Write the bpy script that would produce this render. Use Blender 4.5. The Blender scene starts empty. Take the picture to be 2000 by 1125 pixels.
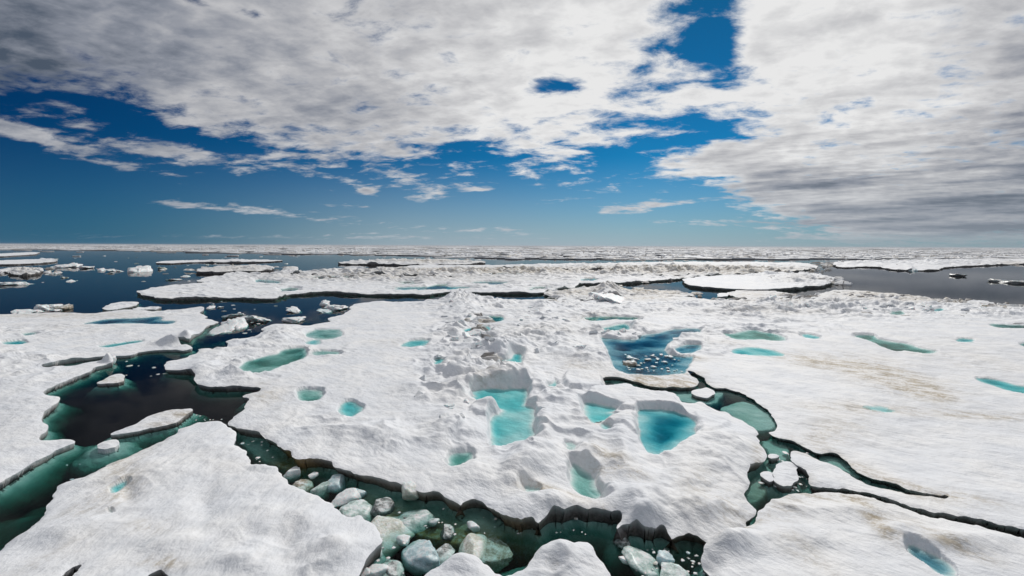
import bpy, math, random
import numpy as np
from mathutils import Matrix, Vector, Euler

# ------------------------------------------------------------------ camera
H = 10.0                     # eye height above the water
F = 888.9                    # focal length in photo pixels (2000 px wide)
PITCH = math.radians(5.30)
ROLL = math.radians(0.23)
SC = bpy.context.scene
cam_d = bpy.data.cameras.new('camera')
cam = bpy.data.objects.new('camera', cam_d)
SC.collection.objects.link(cam)
cam_d.sensor_width = 36; cam_d.lens = 16; cam_d.clip_start = .1; cam_d.clip_end = 100000
CM = Matrix.Translation((0, 0, H)) @ Matrix.Rotation(math.pi/2 - PITCH, 4, 'X') @ Matrix.Rotation(ROLL, 4, 'Z')
cam.matrix_world = CM
SC.camera = cam
R3 = np.array(CM.to_3x3())

def ray(u, v):
    u = np.asarray(u, float); v = np.asarray(v, float)
    d = np.stack([(u-1000)/F, (562.5-v)/F, -np.ones_like(u)], -1)
    return d @ R3.T
def ground(pts, z=0.0):
    """photo position -> place on the level z"""
    p = np.asarray(pts, float)
    d = ray(p[:, 0], p[:, 1])
    if callable(z): z = z(p[:, 0], p[:, 1])
    t = (z-H)/np.minimum(d[:, 2], -1e-4)
    return d[:, :2]*t[:, None]
def to_px(x, y, z):
    p = np.stack([x, y, z-H+0*x], -1) @ R3
    return 1000-F*p[..., 0]/p[..., 2], 562.5+F*p[..., 1]/p[..., 2]
def azel(u, v):
    d = ray([u], [v])[0]; d = d/np.linalg.norm(d)
    return math.atan2(d[0], d[1]), math.asin(d[2])

# ------------------------------------------------------------------ sun and exposure
SUN_EL, SUN_AZ = math.radians(40), math.radians(24)      # azimuth measured from +Y towards +X
sd = Vector((math.sin(SUN_AZ)*math.cos(SUN_EL), math.cos(SUN_AZ)*math.cos(SUN_EL), math.sin(SUN_EL)))
sl = bpy.data.lights.new('sun', 'SUN'); sl.energy = 2.6; sl.angle = math.radians(.6); sl.color = (1, .965, .92)
so = bpy.data.objects.new('sun', sl); SC.collection.objects.link(so)
so.rotation_euler = sd.to_track_quat('Z', 'Y').to_euler()
SC.view_settings.view_transform = 'Standard'; SC.view_settings.look = 'None'
SC.view_settings.exposure = -0.28; SC.view_settings.gamma = 1.0
cy = SC.cycles
cy.max_bounces = 8; cy.diffuse_bounces = 2; cy.glossy_bounces = 3; cy.transparent_max_bounces = 12
cy.transmission_bounces = 4; cy.volume_bounces = 0
cy.caustics_reflective = False; cy.caustics_refractive = False

# ------------------------------------------------------------------ node helpers
class NT:
    def __init__(s, t): s.t = t; s.n = t.nodes; s.l = t.links; s.n.clear()
    def new(s, k, **a):
        x = s.n.new(k)
        for i, w in a.items(): setattr(x, i, w)
        return x
    def link(s, a, b): s.l.new(a, b)
    def put(s, sock, v):
        if v is None: return
        if hasattr(v, 'is_linked') or isinstance(v, bpy.types.NodeSocket): s.link(v, sock)
        else: sock.default_value = v
    def m(s, op, a, b=None, c=None, clamp=False):
        x = s.new('ShaderNodeMath', operation=op, use_clamp=clamp)
        for i, w in enumerate((a, b, c)): s.put(x.inputs[i], w)
        return x.outputs[0]
    def vm(s, op, a, b=None, out=0):
        x = s.new('ShaderNodeVectorMath', operation=op)
        s.put(x.inputs[0], a)
        if op == 'SCALE': s.put(x.inputs[3], b)
        else: s.put(x.inputs[1], b)
        return x.outputs[out]
    def noise(s, vec, scale, detail=4, rough=.55, dist=0., lac=2., dim='3D'):
        x = s.new('ShaderNodeTexNoise', noise_dimensions=dim)
        s.put(x.inputs['Vector'], vec)
        x.inputs['Scale'].default_value = scale; x.inputs['Detail'].default_value = detail
        x.inputs['Roughness'].default_value = rough; x.inputs['Distortion'].default_value = dist
        x.inputs['Lacunarity'].default_value = lac
        return x.outputs['Fac']
    def rng(s, v, a, b, c=0., d=1., kind='SMOOTHSTEP'):
        x = s.new('ShaderNodeMapRange', interpolation_type=kind)
        for i, w in zip(('Value', 'From Min', 'From Max', 'To Min', 'To Max'), (v, a, b, c, d)): s.put(x.inputs[i], w)
        return x.outputs[0]
    def mix(s, f, a, b, mode='MIX'):
        x = s.new('ShaderNodeMix', data_type='RGBA', blend_type=mode)
        s.put(x.inputs['Factor'], f)
        for k, w in ((6, a), (7, b)):
            if isinstance(w, tuple) and len(w) == 3: w = w+(1,)
            s.put(x.inputs[k], w)
        return x.outputs[2]

# ------------------------------------------------------------------ sky
world = bpy.data.worlds.new('World'); SC.world = world; world.use_nodes = True
def build_sky():
    T = NT(world.node_tree)
    d = T.vm('NORMALIZE', T.new('ShaderNodeTexCoord').outputs['Generated'])
    sp = T.new('ShaderNodeSeparateXYZ'); T.link(d, sp.inputs[0])
    X, Y, Z = sp.outputs
    az = T.m('ARCTAN2', X, Y); el = T.m('ARCSINE', Z)
    ae = T.new('ShaderNodeCombineXYZ'); T.put(ae.inputs[0], az); T.put(ae.inputs[1], el); ae = ae.outputs[0]
    # level cloud deck: direction -> place on a plane overhead
    zc = T.m('ADD', T.m('MAXIMUM', Z, 0.0), 0.17)
    pl = T.new('ShaderNodeCombineXYZ'); T.put(pl.inputs[0], T.m('DIVIDE', X, zc)); T.put(pl.inputs[1], T.m('DIVIDE', Y, zc))
    P = pl.outputs[0]
    rot = T.new('ShaderNodeMapping'); T.link(P, rot.inputs[0])
    rot.inputs['Rotation'].default_value = (0, 0, math.radians(28)); rot.inputs['Scale'].default_value = (1.05, 1.45, 1)
    P2 = rot.outputs[0]
    def field(vec):
        a = T.noise(vec, 1.3, 8, .58, .25)
        b = T.noise(vec, 5.2, 9, .64, .25)
        n = T.m('ADD', T.m('MULTIPLY', a, .42), T.m('MULTIPLY', b, .58))
        return T.m('MULTIPLY_ADD', T.m('SUBTRACT', n, .5), 3.3, .5)
    n0 = field(P2)
    off = T.vm('ADD', P2, (.035, .06, .0))
    soft = lambda v: T.m('ADD', T.m('MULTIPLY', T.noise(v, 1.9, 5, .55, .2), .62), T.m('MULTIPLY', T.noise(v, 6.5, 5, .55, .2), .28))
    s0, s1 = soft(P2), soft(off)
    # lower edge of the deck, elevation as a function of azimuth
    edge = [(-300, 205), (0, 198), (120, 212), (250, 232), (400, 296), (550, 322), (750, 350), (830, 322), (900, 325),
            (1000, 334), (1100, 352), (1250, 345), (1330, 352), (1385, 362), (1425, 400), (1500, 440), (1650, 466), (2300, 480)]
    cu = T.new('ShaderNodeFloatCurve'); c = cu.mapping.curves[0]
    pts = []
    for u, v in edge:
        a, e = azel(u, v); pts.append(((a+1.6)/3.2, (e-.012)/.8))
    c.points[0].location = (0, pts[0][1]+.05); c.points[1].location = (1, 0.0)
    for p in pts: c.points.new(*p)
    cu.mapping.update()
    T.put(cu.inputs['Value'], T.m('DIVIDE', T.m('ADD', az, 1.6), 3.2))
    ce = T.m('MULTIPLY', cu.outputs[0], .8)
    rel = T.m('SUBTRACT', el, ce)
    bias = T.rng(rel, -.07, .10, -.62, .58, 'LINEAR')
    def blob(u, v, ru, rv, ang=0.0, q=1.0):
        a, e = azel(u, v)
        a2, _ = azel(u+ru, v); _, e2 = azel(u, v-rv)
        mp = T.new('ShaderNodeMapping', vector_type='TEXTURE'); T.link(ae, mp.inputs[0])
        mp.inputs['Location'].default_value = (a, e, 0); mp.inputs['Rotation'].default_value = (0, 0, math.radians(-ang))
        mp.inputs['Scale'].default_value = (abs(a2-a), abs(e2-e), 1)
        ln = T.vm('LENGTH', mp.outputs[0], out=1)
        return T.rng(ln, 0.0, 1.5, q*1.25, 0.)
    tot = bias
    for b in [(1370, 10, 130, 100, 70, -.62), (1400, 90, 70, 60, 60, -.42), (1375, 255, 150, 50, -10, -.42), (1405, 235, 60, 36, 0, -.12), (1370, 315, 150, 26, 0, .34), (1090, 165, 60, 28, 0, -.55),
              (1210, 312, 75, 22, 5, -.45), (1450, 150, 60, 26, 0, -.3), (378, 2, 40, 14, 0, -.62), (485, 24, 50, 18, 0, -.40), (930, 292, 60, 26, 10, -.3),
              (220, 212, 90, 14, 5, -.3), (1290, 110, 80, 80, 60, -.34), (1220, 230, 200, 90, 0, -.24), (700, 215, 40, 14, 0, -.25), (1000, 250, 50, 20, 20, -.3), (450, 285, 90, 20, 5, -.28), (1520, 60, 300, 70, -30, .15), (1900, 430, 520, 60, 0, .55), (1600, 380, 250, 70, 20, .3),
              (130, 290, 260, 24, 14, .66), (290, 292, 110, 17, 3, .62), (520, 413, 200, 17, 4, .66), (850, 379, 72, 20, -12, .72), (330, 398, 80, 8, 3, .4),
              (1232, 408, 95, 15, -3, .68), (662, 402, 65, 7, 0, .6), (718, 374, 24, 9, 10, .6), (945, 370, 38, 7, 0, .55), (1060, 398, 40, 6, 0, .32),
              (800, 352, 60, 18, 15, .25), (880, 448, 260, 14, 0, .5), (1300, 438, 150, 14, 0, .55), (250, 460, 450, 8, 0, .42), (900, 466, 500, 9, 0, .46),
              (1340, 395, 80, 8, -4, .4), (100, 435, 160, 5, 0, .26)]:
        tot = T.m('ADD', tot, blob(*b))
    behind = T.rng(Y, -.15, .35, -.22, 0.)          # fewer clouds behind the ship
    tot = T.m('ADD', tot, behind)
    dens = T.m('ADD', n0, tot)
    cov = T.rng(dens, .42, 1.0, 0., 1.)
    cov = T.m('MULTIPLY', cov, T.rng(el, -.005, .03, 0.3, 1.))
    # light and shade in the deck
    rel_s = T.m('ADD', T.m('MULTIPLY', T.m('SUBTRACT', s0, s1), 1.35), T.m('MULTIPLY', T.m('SUBTRACT', n0, .5), .10))
    ms = T.new('ShaderNodeMapping'); T.link(ae, ms.inputs[0]); ms.inputs['Scale'].default_value = (2.2, 34, 1); ms.inputs['Rotation'].default_value = (0, 0, .02)
    streak = T.m('MULTIPLY', T.m('SUBTRACT', T.noise(ms.outputs[0], 1.6, 6, .62, .3), .5), T.m('MULTIPLY', T.rng(el, .30, .05, 0., 2.), T.rng(az, .25, .55)))
    rel_s = T.m('ADD', rel_s, streak)
    thick = T.rng(dens, .62, 1.5, 0.08, -.22)
    dot = T.vm('DOT_PRODUCT', d, tuple(sd), out=1)
    glow = T.rng(dot, .35, 1.0, .0, 1., 'LINEAR')
    gl = T.m('MULTIPLY', T.m('POWER', glow, 1.3), .50)
    big = T.m('MULTIPLY', T.m('SUBTRACT', T.noise(P2, .9, 5, .55, .1), .5), 1.1)
    br = T.m('ADD', T.m('ADD', rel_s, thick), T.m('ADD', gl, big))
    br = T.m('ADD', br, .51)
    for b in [(2050, 415, 600, 80, 0, -.14), (1960, 382, 220, 14, 0, -.26), (1900, 446, 420, 13, 0, -.34), (1500, 434, 150, 10, 0, -.22), (1720, 345, 260, 14, -4, -.16), (1850, 408, 200, 9, -3, .12), (2100, 150, 420, 300, 0, -.22), (-60, 60, 760, 260, 0, -.26), (1250, 150, 520, 230, 0, .10), (1680, 130, 380, 200, 0, .08), (1560, 350, 200, 50, -10, -.1)]:
        br = T.m('ADD', br, blob(*b))
    ramp = T.new('ShaderNodeValToRGB'); T.link(br, ramp.inputs[0])
    cr = ramp.color_ramp
    cr.elements[0].position = 0.0; cr.elements[0].color = (.085, .115, .165, 1)
    cr.elements[1].position = 1.0; cr.elements[1].color = (.98, .98, .98, 1)
    e = cr.elements.new(.30); e.color = (.30, .325, .385, 1)
    e = cr.elements.new(.62); e.color = (.60, .605, .63, 1)
    sky = T.new('ShaderNodeTexSky', sky_type='NISHITA', sun_disc=False, sun_elevation=SUN_EL, sun_rotation=SUN_AZ)
    sky.air_density = 1.0; sky.dust_density = .15; sky.ozone_density = 3.0; sky.altitude = 0
    blue = T.mix(1., sky.outputs[0], (.0028, .041, .068), 'MULTIPLY')
    side = T.rng(az, -1.0, .25, 0., 1., 'LINEAR')
    up = T.rng(el, .08, .55, 1., .62, 'LINEAR')
    blue = T.mix(1., blue, T.mix(side, (.02, .22, .36), (1.3, 1.02, .97)), 'MULTIPLY')
    blue = T.vm('SCALE', blue, up)
    col = T.mix(cov, blue, ramp.outputs[0])
    # low veil of mist lying on the horizon
    veil = T.m('POWER', T.rng(el, -.01, .19, .92, 0., 'LINEAR'), 1.5)
    vcol = T.mix(T.rng(az, .2, .9), (.50, .56, .64), (.36, .41, .47))
    vcol = T.mix(T.rng(az, -.2, -.8), vcol, (.08, .215, .37))
    col = T.mix(T.m('MULTIPLY', veil, T.m('MULTIPLY', T.rng(az, 1.0, .3, .95, 1.), T.rng(az, -.75, .05, .62, 1.))), col, vcol)
    col = T.mix(T.rng(Z, -.02, -.004, 1., 0.), col, (.45, .50, .56))
    bg = T.new('ShaderNodeBackground'); T.link(col, bg.inputs[0]); bg.inputs[1].default_value = 1.0
    o = T.new('ShaderNodeOutputWorld'); T.link(bg.outputs[0], o.inputs[0])
    world.cycles.sampling_method = 'MANUAL'; world.cycles.sample_map_resolution = 512
build_sky()

# ------------------------------------------------------------------ materials
def mat(name):
    m = bpy.data.materials.new(name); m.use_nodes = True
    return m, NT(m.node_tree)

def snow_material():
    m, T = mat('snow_and_ice')
    geo = T.new('ShaderNodeNewGeometry'); P = geo.outputs['Position']
    at = lambda n: T.new('ShaderNodeAttribute', attribute_name=n).outputs['Fac']
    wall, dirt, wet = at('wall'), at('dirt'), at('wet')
    vr = T.new('ShaderNodeVectorRotate', rotation_type='Z_AXIS'); T.link(P, vr.inputs['Vector'])
    ga = T.new('ShaderNodeAttribute', attribute_type='OBJECT', attribute_name='grain'); T.link(ga.outputs['Fac'], vr.inputs['Angle'])
    st = T.new('ShaderNodeMapping'); T.link(vr.outputs[0], st.inputs[0])
    st.inputs['Scale'].default_value = (.55, 1.3, 1)
    wall_r = wall
    S = st.outputs[0]
    nA = T.noise(P, .35, 6, .6); nB = T.noise(S, 1.6, 7, .65); nC = T.noise(P, 7., 6, .7)
    c = T.mix(T.rng(nA, .35, .7), (.755, .775, .805), (.85, .85, .845))
    c = T.mix(T.m('MULTIPLY', T.rng(nB, .48, .70), .50), c, (.60, .63, .665))
    c = T.mix(T.m('MULTIPLY', T.rng(nC, .55, .78), .35), c, (.57, .585, .60))
    # brown algae and silt stains
    dn = T.m('MULTIPLY', dirt, T.rng(T.m('ADD', T.m('MULTIPLY', nB, .6), T.m('MULTIPLY', nC, .4)), .44, .60), clamp=True)
    c = T.mix(T.m('MULTIPLY', dn, 1.), c, (.31, .25, .16))
    c = T.mix(T.m('MULTIPLY', dirt, .25), c, (.66, .60, .50))
    # thin grey spots everywhere
    sp = T.rng(T.noise(P, 2.3, 8, .72), .62, .76)
    c = T.mix(T.m('MULTIPLY', sp, .6), c, (.42, .41, .37))
    # old grey-brown ice in the flanks, painted darker for shade; blue ice under water
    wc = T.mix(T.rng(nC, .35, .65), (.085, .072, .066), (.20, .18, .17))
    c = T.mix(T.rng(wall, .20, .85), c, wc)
    c = T.mix(wet, c, T.mix(T.rng(nB, .3, .7), (.42, .56, .56), (.66, .74, .72)))
    # brown algae growing on the sunken ice
    c = T.mix(T.m('MULTIPLY', at('algae'), T.rng(nC, .30, .58, .5, 1.)), c, (.30, .19, .06))
    b = T.new('ShaderNodeBsdfPrincipled'); T.link(c, b.inputs['Base Color'])
    b.inputs['Roughness'].default_value = .62
    b.inputs['Specular IOR Level'].default_value = .35
    hgt = T.m('ADD', T.m('MULTIPLY', T.noise(S, 2.2, 6, .55), .07), T.m('MULTIPLY', T.noise(P, .9, 8, .56, .2), .16))
    bp = T.new('ShaderNodeBump'); bp.inputs['Strength'].default_value = .85; bp.inputs['Distance'].default_value = 1.3
    T.link(hgt, bp.inputs['Height']); T.link(bp.outputs[0], b.inputs['Normal'])
    o = T.new('ShaderNodeOutputMaterial'); T.link(b.outputs[0], o.inputs[0])
    return m

def water_material(name, tint, density, bump=.02, scale=1.2, rough=.03):
    m, T = mat(name)
    P = T.new('ShaderNodeNewGeometry').outputs['Position']
    w = T.m('ADD', T.noise(P, scale, 3, .5), T.m('MULTIPLY', T.noise(P, scale*5.3, 3, .5), .15))
    bp = T.new('ShaderNodeBump'); bp.inputs['Strength'].default_value = 1.; bp.inputs['Distance'].default_value = bump
    T.link(w, bp.inputs['Height'])
    fr = T.new('ShaderNodeFresnel'); T.link(bp.outputs[0], fr.inputs['Normal'])
    # the same share of light passes on the way in and on the way out
    bf = T.new('ShaderNodeNewGeometry').outputs['Backfacing']
    T.put(fr.inputs[0], T.m('MULTIPLY_ADD', bf, 1/1.11-1.11, 1.11))
    gl = T.new('ShaderNodeBsdfGlossy'); gl.inputs['Roughness'].default_value = rough; T.link(bp.outputs[0], gl.inputs['Normal'])
    tr = T.new('ShaderNodeBsdfTransparent')
    mx = T.new('ShaderNodeMixShader'); T.link(fr.outputs[0], mx.inputs[0]); T.link(tr.outputs[0], mx.inputs[1]); T.link(gl.outputs[0], mx.inputs[2])
    va = T.new('ShaderNodeVolumeAbsorption'); va.inputs[0].default_value = tint+(1,); va.inputs[1].default_value = density
    o = T.new('ShaderNodeOutputMaterial'); T.link(mx.outputs[0], o.inputs[0]); T.link(va.outputs[0], o.inputs[1])
    return m

def clear_ice_material(name, col, rough=.42):
    m, T = mat(name)
    P = T.new('ShaderNodeNewGeometry').outputs['Position']
    n = T.noise(P, 2.6, 8, .65); n2 = T.noise(P, 14., 5, .7)
    c = T.mix(T.rng(n, .35, .65), col, tuple(min(1, x*1.5+.05) for x in col))
    c = T.mix(T.m('MULTIPLY', T.rng(n2, .52, .66), .7), c, (.74, .77, .77))
    b = T.new('ShaderNodeBsdfPrincipled'); T.link(c, b.inputs['Base Color']); b.inputs['Roughness'].default_value = rough
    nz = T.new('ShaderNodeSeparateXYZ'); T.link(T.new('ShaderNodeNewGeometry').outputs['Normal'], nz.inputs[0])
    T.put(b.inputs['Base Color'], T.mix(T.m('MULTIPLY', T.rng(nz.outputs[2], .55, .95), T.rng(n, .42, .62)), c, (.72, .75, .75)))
    b.inputs['Subsurface Weight'].default_value = .55; b.inputs['Subsurface Radius'].default_value = (.5, 1.0, 1.0); b.inputs['Subsurface Scale'].default_value = .12
    b.inputs['Coat Weight'].default_value = .12; b.inputs['Coat Roughness'].default_value = .25
    bp = T.new('ShaderNodeBump'); bp.inputs['Strength'].default_value = .7; bp.inputs['Distance'].default_value = .12
    T.link(n, bp.inputs['Height']); T.link(bp.outputs[0], b.inputs['Normal'])
    o = T.new('ShaderNodeOutputMaterial'); T.link(b.outputs[0], o.inputs[0])
    return m

M_SNOW = snow_material()
M_SEA = water_material('sea_water', (.20, .57, .52), 3.0, .0045, .8, .015)
M_POND = water_material('pond_water', (.05, .80, .83), 5.0, .003, 2.0, .02)
M_GREEN = water_material('green_pond_water', (.14, .62, .57), 4.6, .003, 2.0, .02)
M_DEEP = water_material('deep_pond_water', (.04, .70, .77), 6.8, .003, 2.0, .02)
M_NAVY = water_material('navy_pond_water', (.06, .50, .62), 5.5, .004, 2.0, .02)
M_CLEAR = clear_ice_material('bare_green_ice', (.27, .38, .35))
M_BLUE = clear_ice_material('bare_blue_ice', (.34, .47, .50))
M_BROWN = clear_ice_material('brown_stained_ice', (.24, .20, .14), .5)

# ------------------------------------------------------------------ noise
def _hash(i, j, s):
    h = (i.astype(np.int64)*374761393 + j.astype(np.int64)*668265263 + s*1274126177) & 0xffffffff
    h = ((h ^ (h >> 13))*1274126177) & 0xffffffff
    h = (h ^ (h >> 16)) & 0xffffffff
    return h/4294967296.0*2*math.pi
def perlin(x, y, s=0):
    i = np.floor(x); j = np.floor(y); fx = x-i; fy = y-j
    i = i.astype(np.int64); j = j.astype(np.int64)
    wx = fx*fx*fx*(fx*(fx*6-15)+10); wy = fy*fy*fy*(fy*(fy*6-15)+10)
    def g(a, b):
        t = _hash(i+a, j+b, s); return np.cos(t)*(fx-a)+np.sin(t)*(fy-b)
    return ((g(0, 0)*(1-wx)+g(1, 0)*wx)*(1-wy)+(g(0, 1)*(1-wx)+g(1, 1)*wx)*wy)*1.5
def fbm(x, y, o=4, s=0, r=.5):
    t = 0; a = 1
    for k in range(o):
        t = t+a*perlin(x*2**k+17*k, y*2**k-9*k, s+k); a *= r
    return t
def ridged(x, y, o=4, s=0, r=.55):
    t = 0; a = 1; w = 1
    for k in range(o):
        n = 1-np.abs(perlin(x*2**k+31*k, y*2**k+11*k, s+k))*1.6
        n = np.clip(n, 0, 1)**2
        t = t+a*n*w; w = np.clip(n*1.6, 0, 1); a *= r
    return t
def sstep(a, b, x):
    if a > b: return 1-sstep(b, a, x)
    t = np.clip((x-a)/(b-a), 0, 1); return t*t*(3-2*t)

# ------------------------------------------------------------------ meshes and tags
COL = SC.collection
def mesh_obj(name, verts, faces, m, parent=None, smooth=True, attrs=None):
    me = bpy.data.meshes.new(name)
    verts = np.asarray(verts, np.float32); faces = np.asarray(faces, np.int32)
    n = faces.shape[1]
    me.vertices.add(len(verts)); me.vertices.foreach_set('co', verts.ravel())
    me.loops.add(faces.size); me.loops.foreach_set('vertex_index', faces.ravel())
    me.polygons.add(len(faces)); me.polygons.foreach_set('loop_start', np.arange(0, faces.size, n, dtype=np.int32))
    me.update(calc_edges=True)
    if smooth: me.polygons.foreach_set('use_smooth', np.ones(len(faces), bool))
    for k, a in (attrs or {}).items():
        at = me.attributes.new(k, 'FLOAT', 'POINT'); at.data.foreach_set('value', np.asarray(a, np.float32))
    me.materials.append(m); me.validate()
    o = bpy.data.objects.new(name, me); COL.objects.link(o)
    if parent: o.parent = parent
    return o
def tag(o, label=None, cat=None, group=None, kind=None):
    if label: o['label'] = label
    if cat: o['category'] = cat
    if group: o['group'] = group
    if kind: o['kind'] = kind
    return o

DS, DQ = .0025, .0042
FIELD = {}
def height_at(key, x, y):
    g, z = FIELD[key]; i = int(round((x/y-g.s0)/g.ds)); j = int(round((math.log(y)-g.q0)/g.dq))
    return float(z[min(max(j, 0), z.shape[0]-1), min(max(i, 0), z.shape[1]-1)])
def densify(poly, step=3.0):
    p = np.asarray(poly, float); out = []
    for a, b in zip(p, np.roll(p, -1, 0)):
        n = max(1, int(np.hypot(*(b-a))/step))
        out.append(a+(b-a)*(np.arange(n)/n)[:, None])
    return np.concatenate(out)
def chaikin(p):
    p = np.asarray(p, float); q = np.roll(p, -1, 0)
    r = np.empty((2*len(p), 2)); r[0::2] = .80*p+.20*q; r[1::2] = .20*p+.80*q
    return r
def outline(poly, z, jag=1.0, seed=0, smooth=True):
    p = np.asarray(poly, float)
    if smooth: p = chaikin(p)
    p = densify(p, 2.5)
    w = ground(p, z)
    if jag:
        Y = np.maximum(w[:, 1], 5); A = .0042*Y*jag
        # noise runs in log-polar space so that its grain follows distance
        a = w[:, 0]/Y/.03; b = np.log(Y)/.03
        w = w+np.stack([fbm(a, b, 3, seed+50, .45)*A, fbm(a, b, 3, seed+90, .45)*A*1.6], -1)
    return w

class Grid:
    def __init__(g, polys, margin, dq=DQ, ds=DS):
        W = np.concatenate(polys)
        g.ds, g.dq = ds, dq
        Y = np.maximum(W[:, 1], 4)
        mg = margin/Y
        g.q0 = np.log(Y).min()-np.log1p(mg.max())-.02; q1 = np.log(Y+margin).max()+.02
        s0 = (W[:, 0]/Y-mg*1.5).min()-.02; s1 = (W[:, 0]/Y+mg*1.5).max()+.02
        g.s0 = s0
        g.ns = int((s1-s0)/ds)+2; g.nq = int((q1-g.q0)/dq)+2
        S = s0+np.arange(g.ns)*ds; Q = g.q0+np.arange(g.nq)*dq
        g.Y = np.exp(Q)[:, None]*np.ones(g.ns); g.X = S[None, :]*g.Y
        g.S, g.Q = S, Q
        g.cell = np.maximum(g.Y*ds, g.Y*dq)
    def sdist(g, w, R0=2.0, RK=.10, grad=False):
        """signed distance (inside positive), exact near the outline"""
        p = w; q = np.roll(w, -1, 0)
        # parity by scanline in (s, q)
        s = p[:, 0]/p[:, 1]; l = np.log(p[:, 1]); s2 = np.roll(s, -1); l2 = np.roll(l, -1)
        ins = np.zeros((g.nq, g.ns+1), np.int32)
        for k in range(len(s)):
            a, b = (l[k], l2[k]); sa, sb = s[k], s2[k]
            if a == b: continue
            if a > b: a, b, sa, sb = b, a, sb, sa
            j0 = max(0, int(math.ceil((a-g.q0)/g.dq))); j1 = min(g.nq-1, int(math.ceil((b-g.q0)/g.dq))-1)
            if j1 < j0: continue
            j = np.arange(j0, j1+1)
            sc = sa+(sb-sa)*(g.Q[j]-a)/(b-a)
            i = np.clip(np.ceil((sc-g.s0)/g.ds).astype(int), 0, g.ns)
            ins[j, i] ^= 1
        inside = (np.cumsum(ins, 1)[:, :g.ns] & 1).astype(bool)
        R = np.maximum(R0, RK*g.Y)
        D = R.copy(); NX = np.zeros_like(D); NY = np.zeros_like(D)
        for k in range(len(p)):
            ax, ay = p[k]; bx, by = q[k]
            r = max(R0, RK*max(ay, by))*1.05
            ylo, yhi = max(min(ay, by)-r, .5), max(ay, by)+r
            j0 = max(0, int((math.log(ylo)-g.q0)/g.dq)); j1 = min(g.nq, int((math.log(yhi)-g.q0)/g.dq)+2)
            if j1 <= j0: continue
            sl_ = min((min(ax, bx)-r)/ylo, (min(ax, bx)-r)/yhi); sh_ = max((max(ax, bx)+r)/ylo, (max(ax, bx)+r)/yhi)
            ya = min(ay, by); sl2 = (min(ax, bx)-r); sh2 = (max(ax, bx)+r)
            i0 = max(0, int((sl_-g.s0)/g.ds)); i1 = min(g.ns, int((sh_-g.s0)/g.ds)+2)
            if i1 <= i0: continue
            X = g.X[j0:j1, i0:i1]; Y = g.Y[j0:j1, i0:i1]
            ex, ey = bx-ax, by-ay; L2 = ex*ex+ey*ey+1e-9
            t = np.clip(((X-ax)*ex+(Y-ay)*ey)/L2, 0, 1)
            vx = ax+t*ex-X; vy = ay+t*ey-Y
            d = np.sqrt(vx*vx+vy*vy)
            sub = D[j0:j1, i0:i1]; mk = d < sub
            sub[mk] = d[mk]
            if grad:
                NX[j0:j1, i0:i1][mk] = vx[mk]; NY[j0:j1, i0:i1][mk] = vy[mk]
        sg = np.where(inside, D, -D)
        return (sg, NX, NY) if grad else sg

def ell(U, V, f):
    u, v, ru, rv = f[:4]; a = math.radians(f[5]) if len(f) > 5 else 0
    du, dv = U-u, V-v
    x = (du*math.cos(a)+dv*math.sin(a))/ru; y = (-du*math.sin(a)+dv*math.cos(a))/rv
    return np.exp(-(x*x+y*y)*1.2)

def cells_to_mesh(keep, arrs):
    """keep: bool grid of vertices; faces where all four corners kept"""
    f = keep[:-1, :-1] & keep[1:, :-1] & keep[:-1, 1:] & keep[1:, 1:]
    return f
def faces_from(fm, shape):
    j, i = np.nonzero(fm); n = shape[1]
    a = j*n+i
    return np.stack([a, a+1, a+n+1, a+n], -1)
def compact(faces, *arrs):
    used = np.unique(faces); idx = np.full(arrs[0].size, -1, np.int64); idx[used] = np.arange(len(used))
    return idx[faces], [a.ravel()[used] for a in arrs]

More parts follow.
